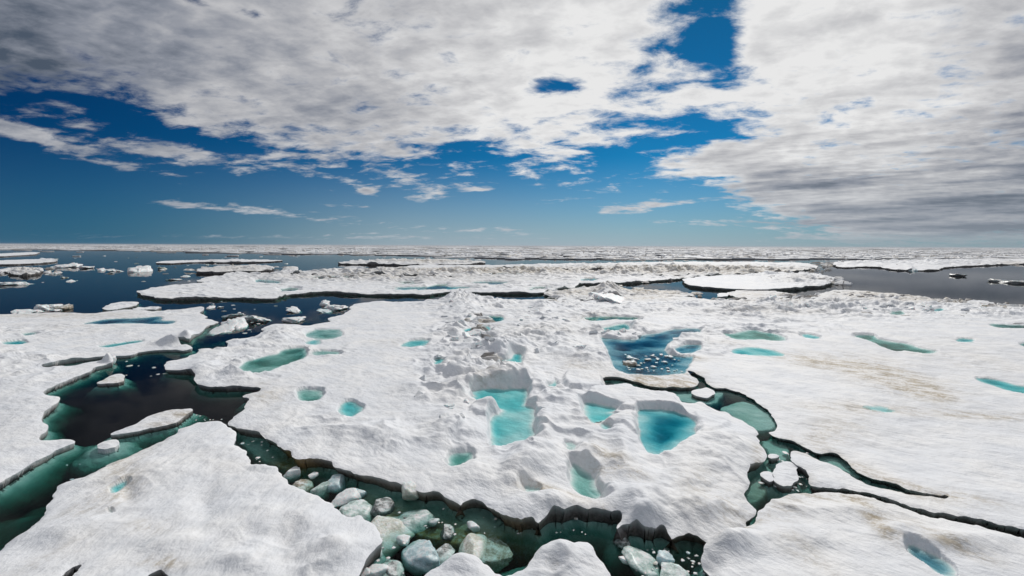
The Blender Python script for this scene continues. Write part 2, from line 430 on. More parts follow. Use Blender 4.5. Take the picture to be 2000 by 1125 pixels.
def floe(label, poly, h=.4, uc=.2, ledge=(1.2, .55), shelves=(), ponds=(), rough=(), lumps=(), plates=(), dirt=(),
         holes=(), algae=(), hmod=(), und=.10, seed=1, jag=1., dq=DQ, base_rough=.05, wall=1.0, group=None, cat='ice floe', name='ice_floe', grain=20):
    root = bpy.data.objects.new(name, None); COL.objects.link(root)
    hf = lambda u, v: h+sum(f[4]*ell(u, v, f) for f in hmod)+0*u
    w = outline(poly, hf, jag, seed)
    c = w.mean(0); c = np.array([c[0], c[1]]); root.location = (c[0], c[1], 0)
    tag(root, label, cat, group)
    lw, ld = ledge
    allp = [w]
    sh = [(outline(p, -d*.5, .6, seed+7), d) for p, d in shelves]
    for s_, _ in sh: allp.append(s_)
    g = Grid(allp, lw*1.2+1.4, dq)
    D, NX, NY = g.sdist(w, R0=max(2.6, lw*1.5+1.6), RK=.08, grad=True)
    X, Y = g.X.copy(), g.Y.copy()
    for hp in holes:          # openings right through the floe, down to the sea
        hw = outline(hp, hf, jag, seed+3)
        D2, a, b = g.sdist(hw, R0=1.5, grad=True)
        mk = -D2 < D
        D = np.where(mk, -D2, D); NX = np.where(mk, a, NX); NY = np.where(mk, b, NY)
    # snap the nearest row of vertices onto the outline
    ng = np.pad(D < 0, 1)
    sn = (D >= 0) & (ng[:-2, 1:-1] | ng[2:, 1:-1] | ng[1:-1, :-2] | ng[1:-1, 2:])
    # move each of them along its grid edge to where the outline crosses it, so the order of the grid is kept
    bd_ = np.full(D.shape, 1e9); bx = np.zeros_like(D); by = np.zeros_like(D)
    for ax, sg in ((0, 1), (0, -1), (1, 1), (1, -1)):
        Dn, Xn, Yn = (np.roll(q_, sg, ax) for q_ in (D, g.X, g.Y))
        ok = sn & (Dn < 0); t_ = np.where(ok, D/np.maximum(D-Dn, 1e-9), 0)
        dx, dy = t_*(Xn-g.X), t_*(Yn-g.Y); L_ = np.where(ok, np.hypot(dx, dy), 1e9)
        m_ = L_ < bd_; bd_ = np.where(m_, L_, bd_); bx = np.where(m_, dx, bx); by = np.where(m_, dy, by)
    X[sn] += bx[sn]; Y[sn] += by[sn]; D[sn] = 0
    top = D >= 0
    U, V = to_px(X, Y, h)
    # ---- snow relief
    z = hf(U, V) + und*fbm(X/9, Y/9, 3, seed+1) + .5*und*fbm(X/2.5, Y/2.5, 3, seed+2)
    R = np.full_like(X, base_rough)
    for f in rough: R += f[4]*ell(U, V, f)
    kk = np.maximum(1, Y/70); XK = X/kk; YK = np.where(Y > 70, 70*(1+np.log(np.maximum(Y, 70)/70)), Y)
    rub = ridged(XK/5+.4*fbm(XK/2, YK/2, 2, 5), YK/4.2, 4, seed+11, .45)
    rub2 = np.abs(fbm(XK/2.4, YK/1.9, 3, seed+23, .5))
    patch = .45+.9*np.clip(.5+fbm(X/6, Y/6, 2, seed+29), 0, 1)
    z += R*patch*(.62*(rub-.4)+.50*rub2)
    for f in lumps: z += 1.3*f[4]*ell(U, V, f)*(1+.35*fbm(X/1.3, Y/1.3, 3, seed+31))
    for pp, dh in plates:
        pw = outline(pp, h+dh*.6, .5, seed+5); dd = g.sdist(pw, R0=1.0, RK=.03)
        z += dh*sstep(-.10, .22, dd+.06*fbm(X/.7, Y/.7, 2, seed+6))
    # rounded shoulder at the edge
    edge = np.exp(-np.clip(D, 0, None)/(.10+.004*Y))
    z -= edge*.16*h
    z = np.maximum(z, .13)
    wet = np.zeros_like(X); wl = np.zeros_like(X); dt = np.zeros_like(X)
    for f in dirt: dt += f[4]*ell(U, V, f)
    al = np.zeros_like(X)
    for f in algae: al += f[4]*ell(U, V, f)
    # ---- ponds
    pond_objs = []
    for k, (pp, zw, dep, *rest) in enumerate(ponds):
        p1 = outline(pp, zw, .6, seed+60+k); d1 = g.sdist(p1, R0=1.2, RK=.035)
        zl = float(np.median(z[(d1 > -.5)&(d1 < .2)])) if ((d1 > -.5)&(d1 < .2)).any() else h
        p2 = outline(pp, min(zl, h*1.25)*.95, .6, seed+60+k)
        d2 = g.sdist(p2, R0=1.2, RK=.035)
        dp = np.maximum(d1, d2)
        near = dp > -1.2
        zb = zw + .02 + np.clip(-dp, 0, None)*np.clip(34/Y, .35, 1.2)*(1.8+1.1*fbm(X/1.2, Y/1.2, 2, seed+80+k))
        win = (rest[0] if rest else 1.2)
        nz = .55+.9*np.clip(.5+fbm(X/2.4, Y/2.4, 2, seed+70+k), 0, 1.4)
        zi = zw - dep*(.18*sstep(0, .15, dp)+.82*sstep(.05, win, dp))*nz
        zi = np.maximum(zi, .02)
        z = np.where(dp > 0, np.minimum(z, zi), np.minimum(z, np.maximum(zb, zi)))
        wet = np.where(dp > 0, sstep(0, .05, dp), wet)
        fm = cells_to_mesh(dp > -(.22+.006*g.Y), None)
        if fm.any():
            fc, (px, py) = compact(faces_from(fm, X.shape), g.X, g.Y)
            pond_objs.append((np.stack([px-c[0], py-c[1], np.full_like(px, zw)], -1), fc, rest[1] if len(rest) > 1 else None, (rest[2] if len(rest) > 2 else k) ))
    # ---- flank and ledge under water
    e = np.clip(-D, 0, None)
    lwn = lw*(1+.5*fbm(X/3, Y/3, 3, seed+40))
    zu = -.10 - (ld-.10)*sstep(0, 1, e/lwn) - 5*sstep(.0, 1.5, e-lwn*.75)**1.2 + .08*fbm(X/.9, Y/.9, 3, seed+41)*sstep(0, .4, e)
    for pw, dd_ in sh:
        ds_ = g.sdist(pw, R0=1.4, RK=.03)
        zs = -dd_*(1+.35*fbm(X/2, Y/2, 3, seed+43)) - 7*sstep(.1, -.7, ds_)
        zu = np.maximum(zu, zs)
    zu = np.minimum(zu, -.05)
    z = np.where(top, z, zu)
    nn = np.hypot(NX, NY)+1e-6
    ucd = uc*(.75+.5*fbm(X/1.5, Y/1.5, 2, seed+44))
    tp = np.pad(top, 1); first = np.zeros_like(top)
    for a in (0, 1, 2):
        for b in (0, 1, 2): first |= tp[a:a+top.shape[0], b:b+top.shape[1]]
    first &= ~top
    zu = np.where(first, -.10, zu); z = np.where(first, -.10, z)
    sft = np.where(first, e+ucd, np.where(~top, ucd*np.exp(-e/.25), 0))
    X = X+np.where(~top, NX/nn*sft, 0); Y = Y+np.where(~top, NY/nn*sft, 0)
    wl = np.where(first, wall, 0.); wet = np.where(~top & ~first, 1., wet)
    FIELD[name+str(seed)] = (g, z.copy())
    keep = top | (z > -3.0)
    fm = cells_to_mesh(keep, None)
    q4 = faces_from(fm, X.shape); on = ((D == 0) & top).ravel(); tf = top.ravel(); ff = first.ravel()
    ac = (on[q4[:, 0]] & on[q4[:, 2]]) | (ff[q4[:, 1]] & ff[q4[:, 3]] & tf[q4[:, 0]] & tf[q4[:, 2]])
    bd = ~ac
    tri = np.concatenate([q4[ac][:, [0, 1, 2]], q4[ac][:, [0, 2, 3]], q4[bd][:, [0, 1, 3]], q4[bd][:, [1, 2, 3]]])
    nt = tf[tri].sum(1); nf = ff[tri].sum(1)
    for nm, msk in (('snow_surface', nt == 3), ('ice_edge', (nt < 3) & (nt > 0)), ('submerged_ledge', nt == 0)):
        if not msk.any() or (nm == 'submerged_ledge' and dq <= .003): continue
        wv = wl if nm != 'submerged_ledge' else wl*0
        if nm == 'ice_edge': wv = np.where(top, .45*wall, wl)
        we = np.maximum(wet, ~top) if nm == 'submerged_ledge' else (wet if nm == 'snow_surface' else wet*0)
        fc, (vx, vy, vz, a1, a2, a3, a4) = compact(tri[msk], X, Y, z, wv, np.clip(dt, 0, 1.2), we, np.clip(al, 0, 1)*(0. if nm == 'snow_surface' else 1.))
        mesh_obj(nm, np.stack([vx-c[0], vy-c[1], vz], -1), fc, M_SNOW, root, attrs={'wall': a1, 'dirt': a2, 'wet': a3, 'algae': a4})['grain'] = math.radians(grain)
    for v, f, lb, mi in pond_objs:
        o = mesh_obj('melt_pond', v, f, {'T': M_POND, 'D': M_DEEP, 'N': M_NAVY, 'G': M_GREEN}.get(mi) or (M_GREEN if mi % 2 else M_POND), root)
        if lb: o['label'] = lb
    return root

# ------------------------------------------------------------------ the sea
def build_sea():
    E = 60000.
    o = mesh_obj('sea', [(-E, -E, 0), (E, -E, 0), (E, E, 0), (-E, E, 0)], [(0, 1, 2, 3)], M_SEA, smooth=False)
    tag(o, kind='structure')
    m, T = mat('deep_water'); b = T.new('ShaderNodeBsdfDiffuse'); b.inputs[0].default_value = (.006, .012, .014, 1)
    q = T.new('ShaderNodeOutputMaterial'); T.link(b.outputs[0], q.inputs[0])
    o = mesh_obj('sea_bed', [(-E, -E, -9), (E, -E, -9), (E, E, -9), (-E, E, -9)], [(0, 1, 2, 3)], m, smooth=False)
    tag(o, kind='structure')
build_sea()

# ------------------------------------------------------------------ the large floes (outlines in photo pixels, dropped onto the sea)
MAIN = [(318,716),(330,720),(345,722),(370,723),(376,728),(380,736),(383,745),(392,752),(408,756),(430,754),(460,753),(490,753),(508,757),
 (510,762),(495,764),(480,768),(474,772),(485,778),(486,782),(476,788),(478,795),(470,803),(458,812),(445,820),(443,826),(455,829),(470,832),(490,838),
 (510,842),(516,852),(530,858),(542,862),(552,873),(565,878),(575,890),(585,896),(610,895),(635,894),(645,900),(648,906),(665,913),(680,920),
 (705,925),(730,928),(765,938),(790,946),(808,957),(830,960),(850,958),(870,968),(890,981),(900,986),(906,977),(922,973),(945,978),(957,989),(975,1001),
 (1000,1012),(1018,1018),(1026,1012),(1038,1011),(1050,1022),(1062,1011),(1080,1003),(1100,1000),(1114,996),(1130,991),(1148,996),(1165,999),(1190,1001),
 (1212,1005),(1215,1012),(1208,1025),(1203,1035),(1215,1029),(1240,1022),(1262,1031),(1280,1033),(1297,1027),(1303,1035),(1312,1051),(1325,1043),(1345,1038),
 (1360,1040),(1370,1047),(1385,1054),(1400,1053),(1415,1047),(1435,1037),(1450,1028),(1457,1023),(1457,1015),(1465,1010),(1475,1000),(1478,993),
 (1470,985),(1460,975),(1455,968),(1452,957),(1464,950),(1466,942),(1460,930),(1462,918),(1468,910),(1480,904),(1498,896),(1500,888),(1490,875),(1484,862),
 (1480,848),(1475,838),(1465,828),(1450,821),(1432,812),(1420,804),(1405,800),(1385,793),(1375,785),(1360,788),(1345,786),(1330,784),(1325,776),(1315,768),(1302,764),
 (1290,767),(1278,765),(1265,757),(1245,758),(1230,746),(1215,746),(1200,750),(1182,750),(1178,732),(1205,734),(1235,741),(1250,748),(1290,754),(1335,756),(1362,753),
 (1367,746),(1360,736),(1345,728),(1345,721),(1362,728),(1376,738),(1384,748),(1392,756),(1420,757),(1440,764),(1460,772),(1480,785),(1495,797),(1508,808),(1516,820),
 (1518,832),(1512,840),(1502,843),(1508,850),(1525,854),(1545,858),(1570,868),(1590,880),(1605,882),(1625,880),(1640,886),(1652,896),(1665,909),(1680,919),(1700,926),
 (1720,932),(1740,937),(1755,943),(1775,953),(1800,958),(1830,962),(1856,965),(1858,969),(1835,968),(1800,966),(1775,962),(1752,956),(1720,950),(1700,944),(1680,934),(1665,926),
 (1650,917),(1638,908),(1610,900),(1590,890),(1570,882),(1550,877),(1542,885),(1545,898),(1560,908),(1578,917),(1581,930),(1578,944),(1600,948),(1625,951),
 (1660,955),(1700,961),(1740,972),(1770,985),(1810,995),(1850,1003),(1900,1008),(1950,1020),(2000,1032),(2100,1056),(2300,1110),(2420,1120),(2500,900),(2440,700),(2340,600),
 (2150,596),(2000,602),(1985,599),(1945,601),(1940,594),(1925,589),(1880,589),(1840,588),(1815,584),(1800,578),(1770,577),(1745,572),(1720,571),(1690,567),(1650,566),
 (1622,568),(1595,576),(1575,586),(1540,586),(1500,585),(1440,586),(1400,586),(1370,583),(1350,580),(1310,577),(1290,575),(1240,578),(1215,579),(1190,574),(1170,576),(1155,580),
 (1148,588),(1120,586),(1098,581),(1090,585),(1060,583),(1030,586),(1000,584),(960,584),(925,584),(905,580),(885,583),(860,588),(840,586),(820,587),(795,589),(770,590),
 (745,587),(720,589),(700,592),(685,597),(680,601),(688,603),(680,607),(668,613),(650,618),(640,622),(645,627),(620,631),(606,635),(590,637),(575,633),(545,630),
 (530,632),(520,637),(508,644),(515,650),(500,657),(478,660),(445,663),(440,668),(441,677),(432,683),(418,681),(390,680),(386,688),(365,695),(350,700),(330,704)]
PD = [(1172,659),(1190,661),(1215,663),(1243,664),(1250,657),(1265,652),(1290,650),(1295,646),(1320,643),(1360,641),(1373,645),(1350,652),(1330,656),(1315,662),
 (1302,670),(1297,682),(1305,692),(1330,697),(1358,695),(1350,705),(1343,715),(1341,723),(1320,725),(1280,728),(1245,727),(1215,723),(1200,715),(1193,700),(1187,685),(1183,672)]
P8 = [(918,765),(930,762),(960,758),(990,759),(1030,757),(1032,770),(1025,782),(1023,790),(1040,793),(1046,800),(1042,815),(1042,835),(1048,850),(1030,857),(1010,860),
 (990,864),(970,866),(958,863),(957,845),(956,825),(960,812),(977,808),(981,796),(975,787),(950,785),(930,779)]
P10 = [(1242,800),(1265,798),(1290,798),(1320,803),(1345,813),(1358,822),(1361,832),(1355,845),(1335,858),(1315,870),(1300,881),(1283,888),(1270,882),(1258,868),(1250,845),(1246,825)]
ZW = .34
main_ponds = [
 ([(467,726),(467,718),(478,706),(500,701),(520,695),(542,691),(550,684),(575,679),(600,679),(600,690),(593,698),(570,706),(545,716),(520,726),(495,730),(480,730)], ZW, .10, .6, 'green melt pond with long pointed ends', 'G'),
 ([(595,652),(605,648),(615,644),(640,644),(665,643),(671,648),(668,656),(655,660),(640,662),(620,662),(603,659)], ZW, .07, 1.5, 'pale milky green melt pond', 'G'),
 ([(597,668),(610,664),(625,665),(627,670),(615,673),(600,673)], ZW, .08, 1.),
 ([(602,691),(615,687),(635,685),(660,686),(668,689),(660,692),(630,693)], ZW, .10, 1.),
 ([(778,676),(795,667),(815,664),(838,664),(839,669),(825,676),(800,677)], ZW, .07, 1.),
 ([(579,771),(582,763),(595,760),(615,761),(632,763),(634,766),(628,774),(618,782),(600,783),(582,779)], .32, .10, .5, 'small round green melt pond nearest the left edge', 'G'),
 ([(660,800),(664,790),(672,785),(685,783),(700,787),(713,796),(705,803),(690,811),(675,812),(662,808)], .32, .095, .5),
 ([(872,897),(880,888),(895,883),(920,881),(924,886),(925,898),(915,903),(900,909),(882,908),(874,903)], .30, .10, .5),
 (P8, .22, .062, .45, 'large bright turquoise melt pond in the middle', 'T'),
 ([(1138,785),(1160,786),(1180,791),(1200,796),(1209,800),(1190,808),(1170,818),(1158,821),(1148,811),(1142,800)], .24, .055, .5, 'pale turquoise melt pond', 'T'),
 (P10, .23, .20, 2.0, 'deep turquoise melt pond with a dark middle', 'D'),
 ([(1116,903),(1130,908),(1145,918),(1160,930),(1166,950),(1175,960),(1178,967),(1172,973),(1155,970),(1135,960),(1122,948),(1113,935),(1113,920)], .22, .11, .4, 'dark green melt pond among snow mounds', 'G'),
 ([(1068,753),(1080,748),(1083,739),(1088,750),(1096,754),(1085,759),(1075,759)], ZW, .10, .5),
 ([(1102,862),(1115,864),(1128,870),(1122,878),(1110,877)], ZW, .06, .5),
 ([(1170,828),(1185,828),(1198,835),(1190,840),(1178,838)], ZW, .06, .5),
 ([(1023,950),(1035,948),(1055,954),(1058,961),(1040,964),(1026,962)], ZW, .07, .5),
 ([(937,701),(955,700),(975,702),(990,703),(1000,698),(1000,692),(1018,690),(1021,700),(1018,709),(1000,712),(975,711),(955,707)], ZW, .065, .5, 'turquoise melt pond under a snow hump', 'T'),
 ([(920,624),(935,619),(960,617),(986,618),(982,625),(960,629),(930,629)], ZW, .11, .8),
 ([(903,645),(915,641),(940,638),(959,638),(958,648),(935,647),(912,648)], ZW, .08, .8),
 ([(940,660),(955,657),(966,660),(955,668),(949,673),(944,668)], ZW, .07, .8),
 ([(843,705),(852,701),(868,701),(868,706),(855,708)], ZW, .08, .5),
 ([(1175,641),(1188,637),(1205,634),(1222,631),(1232,638),(1228,645),(1205,644),(1185,646)], ZW, .06, .8),
 (PD, .30, .26, 3.4, 'wide blue melt pond with an islet and brash in it', 'N'),
 ([(1315,682),(1330,675),(1350,672),(1372,674),(1368,682),(1345,688),(1325,688)], ZW, .10, .8, 'bright blue melt pond enclosed by the islet', 'N'),
 ([(1425,685),(1435,680),(1460,677),(1490,680),(1515,685),(1535,692),(1530,695),(1480,695),(1450,693),(1430,690)], ZW, .075, 1.),
 ([(1408,651),(1430,652),(1445,647),(1470,644),(1500,650),(1520,653),(1540,662),(1520,664),(1490,661),(1460,662),(1435,661)], ZW, .07, 1.),
 ([(1560,653),(1580,652),(1606,660),(1590,661),(1570,657)], ZW, .10, .6),
 ([(1662,656),(1690,654),(1710,656),(1714,662),(1740,667),(1770,671),(1795,679),(1840,689),(1800,689),(1770,684),(1745,685),(1728,678),(1712,670),(1690,662)], .26, .11, .8, 'narrow slate green melt pond like a crack', 'G'),
 ([(1903,738),(1930,739),(1955,743),(1980,751),(2010,755),(2040,765),(2030,776),(2000,771),(1965,762),(1940,753),(1915,745)], .28, .09, .8),
 ([(1928,632),(1945,633),(1975,635),(2010,636),(2010,641),(1980,641),(1945,639)], ZW, .10, .8),
 ([(1865,663),(1880,661),(1908,664),(1895,667),(1870,667)], ZW, .10, .8),
 ([(1988,672),(2010,669),(2030,675),(2010,679)], ZW, .10, .8),
 ([(1698,797),(1710,794),(1735,796),(1732,801),(1710,801)], ZW, .06, .8),
 ([(1128,622),(1160,619),(1200,618),(1255,621),(1250,624),(1200,624),(1160,626)], .2, .12, .4),
 ([(1820,606),(1830,602),(1845,603),(1842,607)], ZW, .10, .8),
 ([(1735,609),(1760,607),(1770,611),(1745,613)], ZW, .10, .8),
]
main_rough = [(905,640,60,60,.50),(930,590,120,14,.5),(890,700,70,40,.5),(870,760,70,45,.42),(960,700,90,45,.40),(1040,700,70,40,.40),(880,830,80,60,.30),
 (1130,600,150,18,.30),(1400,600,260,18,.40),(1700,592,260,14,.55),(1950,610,200,14,.55),(1560,610,200,22,.5),(1280,660,160,26,.35),(1340,685,60,22,.45),
 (470,720,60,25,.55),(450,690,60,15,.35),(540,670,90,18,.28),(660,690,80,8,.3),(1080,640,120,30,.30),(1480,640,120,16,.45),(1190,690,50,30,.25),(1080,760,60,40,.35),
 (1150,860,160,70,.25),(760,870,200,45,.20),(640,830,120,25,.16),(1650,560,500,10,.35),(1340,930,120,70,.16),(1430,1000,60,30,.25)]
main_lumps = [(898,583,30,10,1.3),(905,600,30,12,.7),(1060,600,18,7,.8),(985,686,45,12,.75),(1000,742,55,16,.55),(905,745,40,16,.35),(1080,668,60,16,.4),(1160,700,45,18,.45),
 (965,796,22,10,.30),(870,840,40,26,.42),(915,850,26,26,.22),(810,760,40,14,.22),(1060,830,28,45,.30),(1110,800,40,35,.28),(1040,900,45,24,.50),(1075,880,60,18,.30),
 (1010,930,40,30,.25),(1060,985,70,22,.38),(1150,890,26,22,.45),(1215,860,30,40,.26),(1230,930,45,22,.28),(1270,985,85,30,.42),(1330,945,50,20,.26),(1400,900,60,35,.24),
 (1390,860,60,28,.28),(1340,1000,60,24,.22),(1260,1015,30,14,.25),(1210,905,40,14,.20),(940,930,70,22,.25),(760,850,60,18,.20),(700,845,80,14,.20),(1190,960,18,12,.2),
 (1400,1000,50,26,.22),(1440,880,30,20,.18),(1340,660,36,14,.35),(1300,690,16,10,.35),(560,650,60,10,.35),(545,660,25,7,.35),(470,730,30,14,.3),(400,720,40,14,.3),
 (1120,690,50,10,.3),(940,680,36,10,.25),(1010,655,80,12,.3),(1350,600,80,8,.35),(1240,640,40,8,.5),(1500,600,30,8,.5),(1190,641,50,8,.2)]
main_plates = [([(1103,724),(1140,721),(1174,722),(1180,749),(1150,755),(1115,757),(1100,742)], .35),
 ([(1150,758),(1180,750),(1215,746),(1230,746),(1245,757),(1278,764),(1302,764),(1318,772),(1330,785),(1345,800),(1310,797),(1260,793),(1215,793),(1180,786),(1140,780)], .30),
 ([(1190,812),(1205,803),(1225,799),(1239,799),(1244,825),(1250,850),(1235,850),(1222,835),(1200,826),(1172,822)], .22),
 ([(905,745),(935,735),(1000,720),(1030,728),(1036,742),(1030,752),(985,754),(920,757)], .30),
 ([(930,782),(978,785),(981,796),(972,806),(955,812),(925,808),(915,795)], .22),
 ([(1036,745),(1060,748),(1072,770),(1050,785),(1028,788),(1030,768)], .20),
 ([(1350,800),(1370,796),(1405,803),(1432,815),(1400,845),(1368,850),(1368,820)], .14)]
main_dirt = [(1270,740,90,12,1.1,3),(1330,745,60,12,1.,3),(1600,705,90,12,1.1,8),(1690,712,60,12,1.1,8),(1760,745,90,20,1.1,14),(1810,765,50,12,1.,14),(1730,730,160,30,.45,12),(1900,700,200,30,.25,8),(1690,792,160,10,.5,3),
 (1900,808,140,8,.8,3),(1720,925,120,14,.9,24),(1840,960,120,16,.9,12),(1620,890,60,8,.8,15),(1600,845,60,26,.45),(1650,820,70,30,.35),(1700,575,110,10,.9),(1800,585,80,8,.8),(1500,590,160,6,.5),
 (1260,582,100,6,.8),(1170,620,60,8,.6),(950,745,40,12,.5),(1180,905,40,30,.7,40),(1230,930,40,14,.7,25),(1110,975,90,10,.9,20),(1040,955,40,12,.6),(1370,960,60,60,.35),(1440,1000,60,40,.4),
 (1500,610,200,8,.4),(1060,650,120,14,.3),(780,670,60,8,.25),(520,770,40,30,.5),(1130,715,50,12,.4),(1480,890,14,30,.7),(1345,725,40,5,.7),(1340,700,50,6,.8),(1170,823,30,8,.8),(1560,930,40,20,.5),(1420,670,60,5,.4)]
main_shelves = [([(700,930),(800,962),(900,990),(960,1010),(1010,1030),(960,1062),(880,1060),(800,1035),(740,1000),(690,960)], .20),
 ([(470,840),(520,855),(560,885),(600,905),(590,930),(550,915),(500,890),(465,862)], .20),
 ([(670,612),(690,603),(700,607),(680,618),(640,632),(610,636),(590,640),(560,637),(555,628),(575,622),(600,620),(620,612),(650,607)], .42),
 ([(1010,1010),(1060,1005),(1110,990),(1180,995),(1215,1012),(1205,1035),(1175,1050),(1120,1048),(1060,1040),(1010,1045),(950,1035),(910,1010),(905,985),(950,985)], .50),
 ([(1180,735),(1300,755),(1380,757),(1420,760),(1400,790),(1330,785),(1260,757),(1200,750)], .11),
 ([(1440,780),(1480,790),(1512,815),(1512,838),(1480,842),(1450,822),(1420,805),(1400,797)], .12),
 ([(1560,870),(1600,886),(1640,892),(1670,920),(1730,940),(1760,952),(1740,955),(1690,945),(1650,920),(1600,898),(1565,885)], .11),
 ([(1500,850),(1545,870),(1540,900),(1500,905),(1470,930),(1455,965),(1475,985),(1500,960),(1520,940),(1500,880),(1485,860)], .17),
 ([(1300,1040),(1380,1062),(1370,1090),(1330,1080),(1290,1060),(1240,1045)], .9)]
floe('large white floe filling the middle and right, dotted with turquoise melt ponds', MAIN, h=.46, uc=.30, grain=38, ledge=(.25, .4), shelves=main_shelves, algae=[(860,1020,170,45,1.3,10),(560,890,70,30,1.1),(960,1050,130,30,.9),(1000,1030,50,20,.3),(1350,1060,100,30,.6),(1500,940,60,40,.5),(700,950,100,25,.7,15)], hmod=[(1720,860,330,110,-.26,12),(1440,790,110,60,-.22,25),(1260,745,110,20,-.16),(1850,720,300,60,-.12),(400,720,110,60,-.10)], ponds=main_ponds,
     rough=main_rough, lumps=main_lumps, plates=main_plates, dirt=main_dirt, und=.09, seed=3, base_rough=.05)

LEFT = [(-260,622),(-120,617),(0,614),(60,612),(130,609),(170,612),(230,606),(245,603),(270,606),(300,607),(345,606),(360,604),(385,602),(399,602),(400,607),(386,612),(405,618),(400,622),
 (415,624),(428,628),(420,632),(405,636),(398,643),(392,651),(380,655),(374,662),(365,665),(358,660),(345,658),(322,661),(312,665),(330,669),(350,674),(372,677),(376,681),(362,684),(335,683),(310,683),
 (285,685),(270,687),(262,692),(240,695),(200,695),(180,698),(150,702),(120,707),(100,712),(80,716),(77,719),(90,720),(110,719),(140,716),(170,709),(195,706),(208,704),(216,703),(222,710),(206,713),(190,717),
 (180,721),(172,728),(150,736),(130,744),(110,752),(95,760),(86,766),(85,770),(90,775),(100,777),(115,777),(118,780),(115,788),(105,795),(92,803),(84,811),(81,820),(84,827),(92,833),(95,838),
 (88,845),(80,850),(75,857),(80,860),(95,860),(125,856),(140,856),(146,860),(143,864),(130,870),(115,876),(105,880),(100,885),(85,893),(65,902),(50,910),(45,915),(35,922),(15,935),(0,944),
 (-60,972),(-150,1010),(-260,1050),(-420,1060),(-480,900),(-400,720)]
floe('long low white floe running off the left edge beside the black lead', LEFT, h=.24, uc=.10, jag=.6, ledge=(.8, .6),
     shelves=[([(86,762),(120,748),(170,728),(210,712),(250,700),(262,712),(230,724),(190,738),(150,752),(118,768),(118,780),(96,776)], .55),
              ([(118,782),(138,790),(136,805),(118,822),(112,840),(118,855),(80,859),(95,838),(82,820),(92,803)], .55),
              ([(100,885),(108,888),(90,915),(50,945),(10,970),(-60,990),(-80,975),(0,944),(45,915)], .45),
              ([(318,661),(350,658),(365,666),(385,655),(405,668),(440,660),(440,685),(400,690),(376,681),(345,672)], .40),
              ([(85,714),(180,700),(240,697),(262,695),(370,687),(375,695),(300,708),(240,712),(215,712),(180,712),(100,722)], .55)],
     ponds=[([(2,670),(20,667),(40,665),(52,664),(54,669),(40,673),(20,674)], .17, .09, .6),
            ([(160,633),(185,627),(200,624),(230,622),(270,621),(310,618),(320,621),(314,625),(345,627),(335,633),(300,634),(280,631),(240,631),(200,633)], .16, .085, 1.6, 'long dark blue melt pool on the left floe', 'N'),
            ([(188,678),(205,674),(240,669),(262,666),(281,664),(277,667),(240,673),(215,678)], .17, .08, .5),
            ([(38,654),(55,650),(75,649),(70,653),(50,655)], .18, .05, .8)],
     rough=[(60,650,160,10,.28),(60,700,160,18,.22),(345,612,80,8,.3),(40,745,120,40,.12),(340,672,40,8,.4),(212,706,14,5,.7),(110,640,120,8,.2)],
     lumps=[(340,671,30,6,.55),(366,656,12,6,.5),(213,706,9,4,.5),(400,604,40,4,.3),(-60,700,200,40,.25),(60,800,90,60,.12)],
     dirt=[(180,615,120,8,.5),(60,617,100,5,.5),(130,640,120,10,.2),(300,690,60,6,.3)], und=.07, seed=21, base_rough=.035, wall=.8)

BL = [(390,822),(410,821),(430,824),(440,826),(450,832),(462,840),(461,850),(458,860),(460,868),(472,876),(480,882),(488,892),(490,905),(500,907),(520,906),(535,908),(542,915),(548,922),(558,930),
 (562,940),(570,945),(590,950),(605,957),(625,970),(640,980),(655,987),(668,1000),(678,1006),(690,1007),(702,1004),(712,1010),(725,1020),(735,1030),(742,1040),(747,1052),(745,1060),
 (732,1070),(722,1080),(715,1090),(712,1102),(702,1115),(697,1130),(690,1180),(660,1260),(500,1400),(0,1420),(-240,1250),(-120,1135),(-20,1083),(0,1072),(20,1055),(45,1040),(70,1022),(78,1015),
 (82,1005),(90,990),(100,975),(105,960),(107,950),(120,942),(140,934),(165,928),(190,918),(215,905),(240,893),(262,885),(280,874),(300,868),(325,855),(342,845),(350,836),(365,830),(380,824)]
floe('wedge shaped white floe in the bottom left corner with a rippled surface', BL, h=.50, uc=.16, grain=-85, ledge=(.2, .4), shelves=[([(-30,1085),(40,1040),(78,1010),(100,970),(60,975),(0,1000),(-80,1040)], .6),
     ([(385,822),(350,836),(325,853),(275,872),(300,850),(340,826),(380,815),(420,812),(440,820)], .9)],
     holes=[[(108,1140),(125,1115),(140,1104),(165,1094),(162,1102),(150,1112),(138,1124),(122,1145)], [(275,1150),(290,1120),(308,1111),(320,1112),(328,1120),(324,1145),(300,1170)]],
     ponds=[([(214,955),(222,948),(235,942),(248,937),(250,942),(240,950),(232,958),(224,963),(217,961)], .42, .10, .4), ([(211,997),(218,994),(224,997),(218,1001)], .44, .08, .4)],
     rough=[(470,1050,200,60,.10),(200,960,120,50,.10),(500,920,60,20,.1),(600,1090,120,40,.14)],
     lumps=[(520,1010,60,30,.16),(330,920,120,30,.15),(650,1070,60,30,.22),(420,880,60,26,.14),(180,1030,80,24,.14),(480,1100,60,24,.16),(600,1010,40,24,.12),(330,1060,80,20,.12),(110,1050,60,20,.14),
            (250,965,20,20,-.12),(400,980,30,50,-.10),(560,1060,30,40,-.08)],
     dirt=[(180,990,90,24,.42,-25),(255,890,90,12,.5,-28),(240,935,50,40,.5,-50),(290,1030,50,20,.4),(320,1100,50,14,.9),(560,1040,30,30,.12),(110,1085,120,18,.3,-25),(450,900,60,20,.15)], und=.06, seed=33, base_rough=.03)

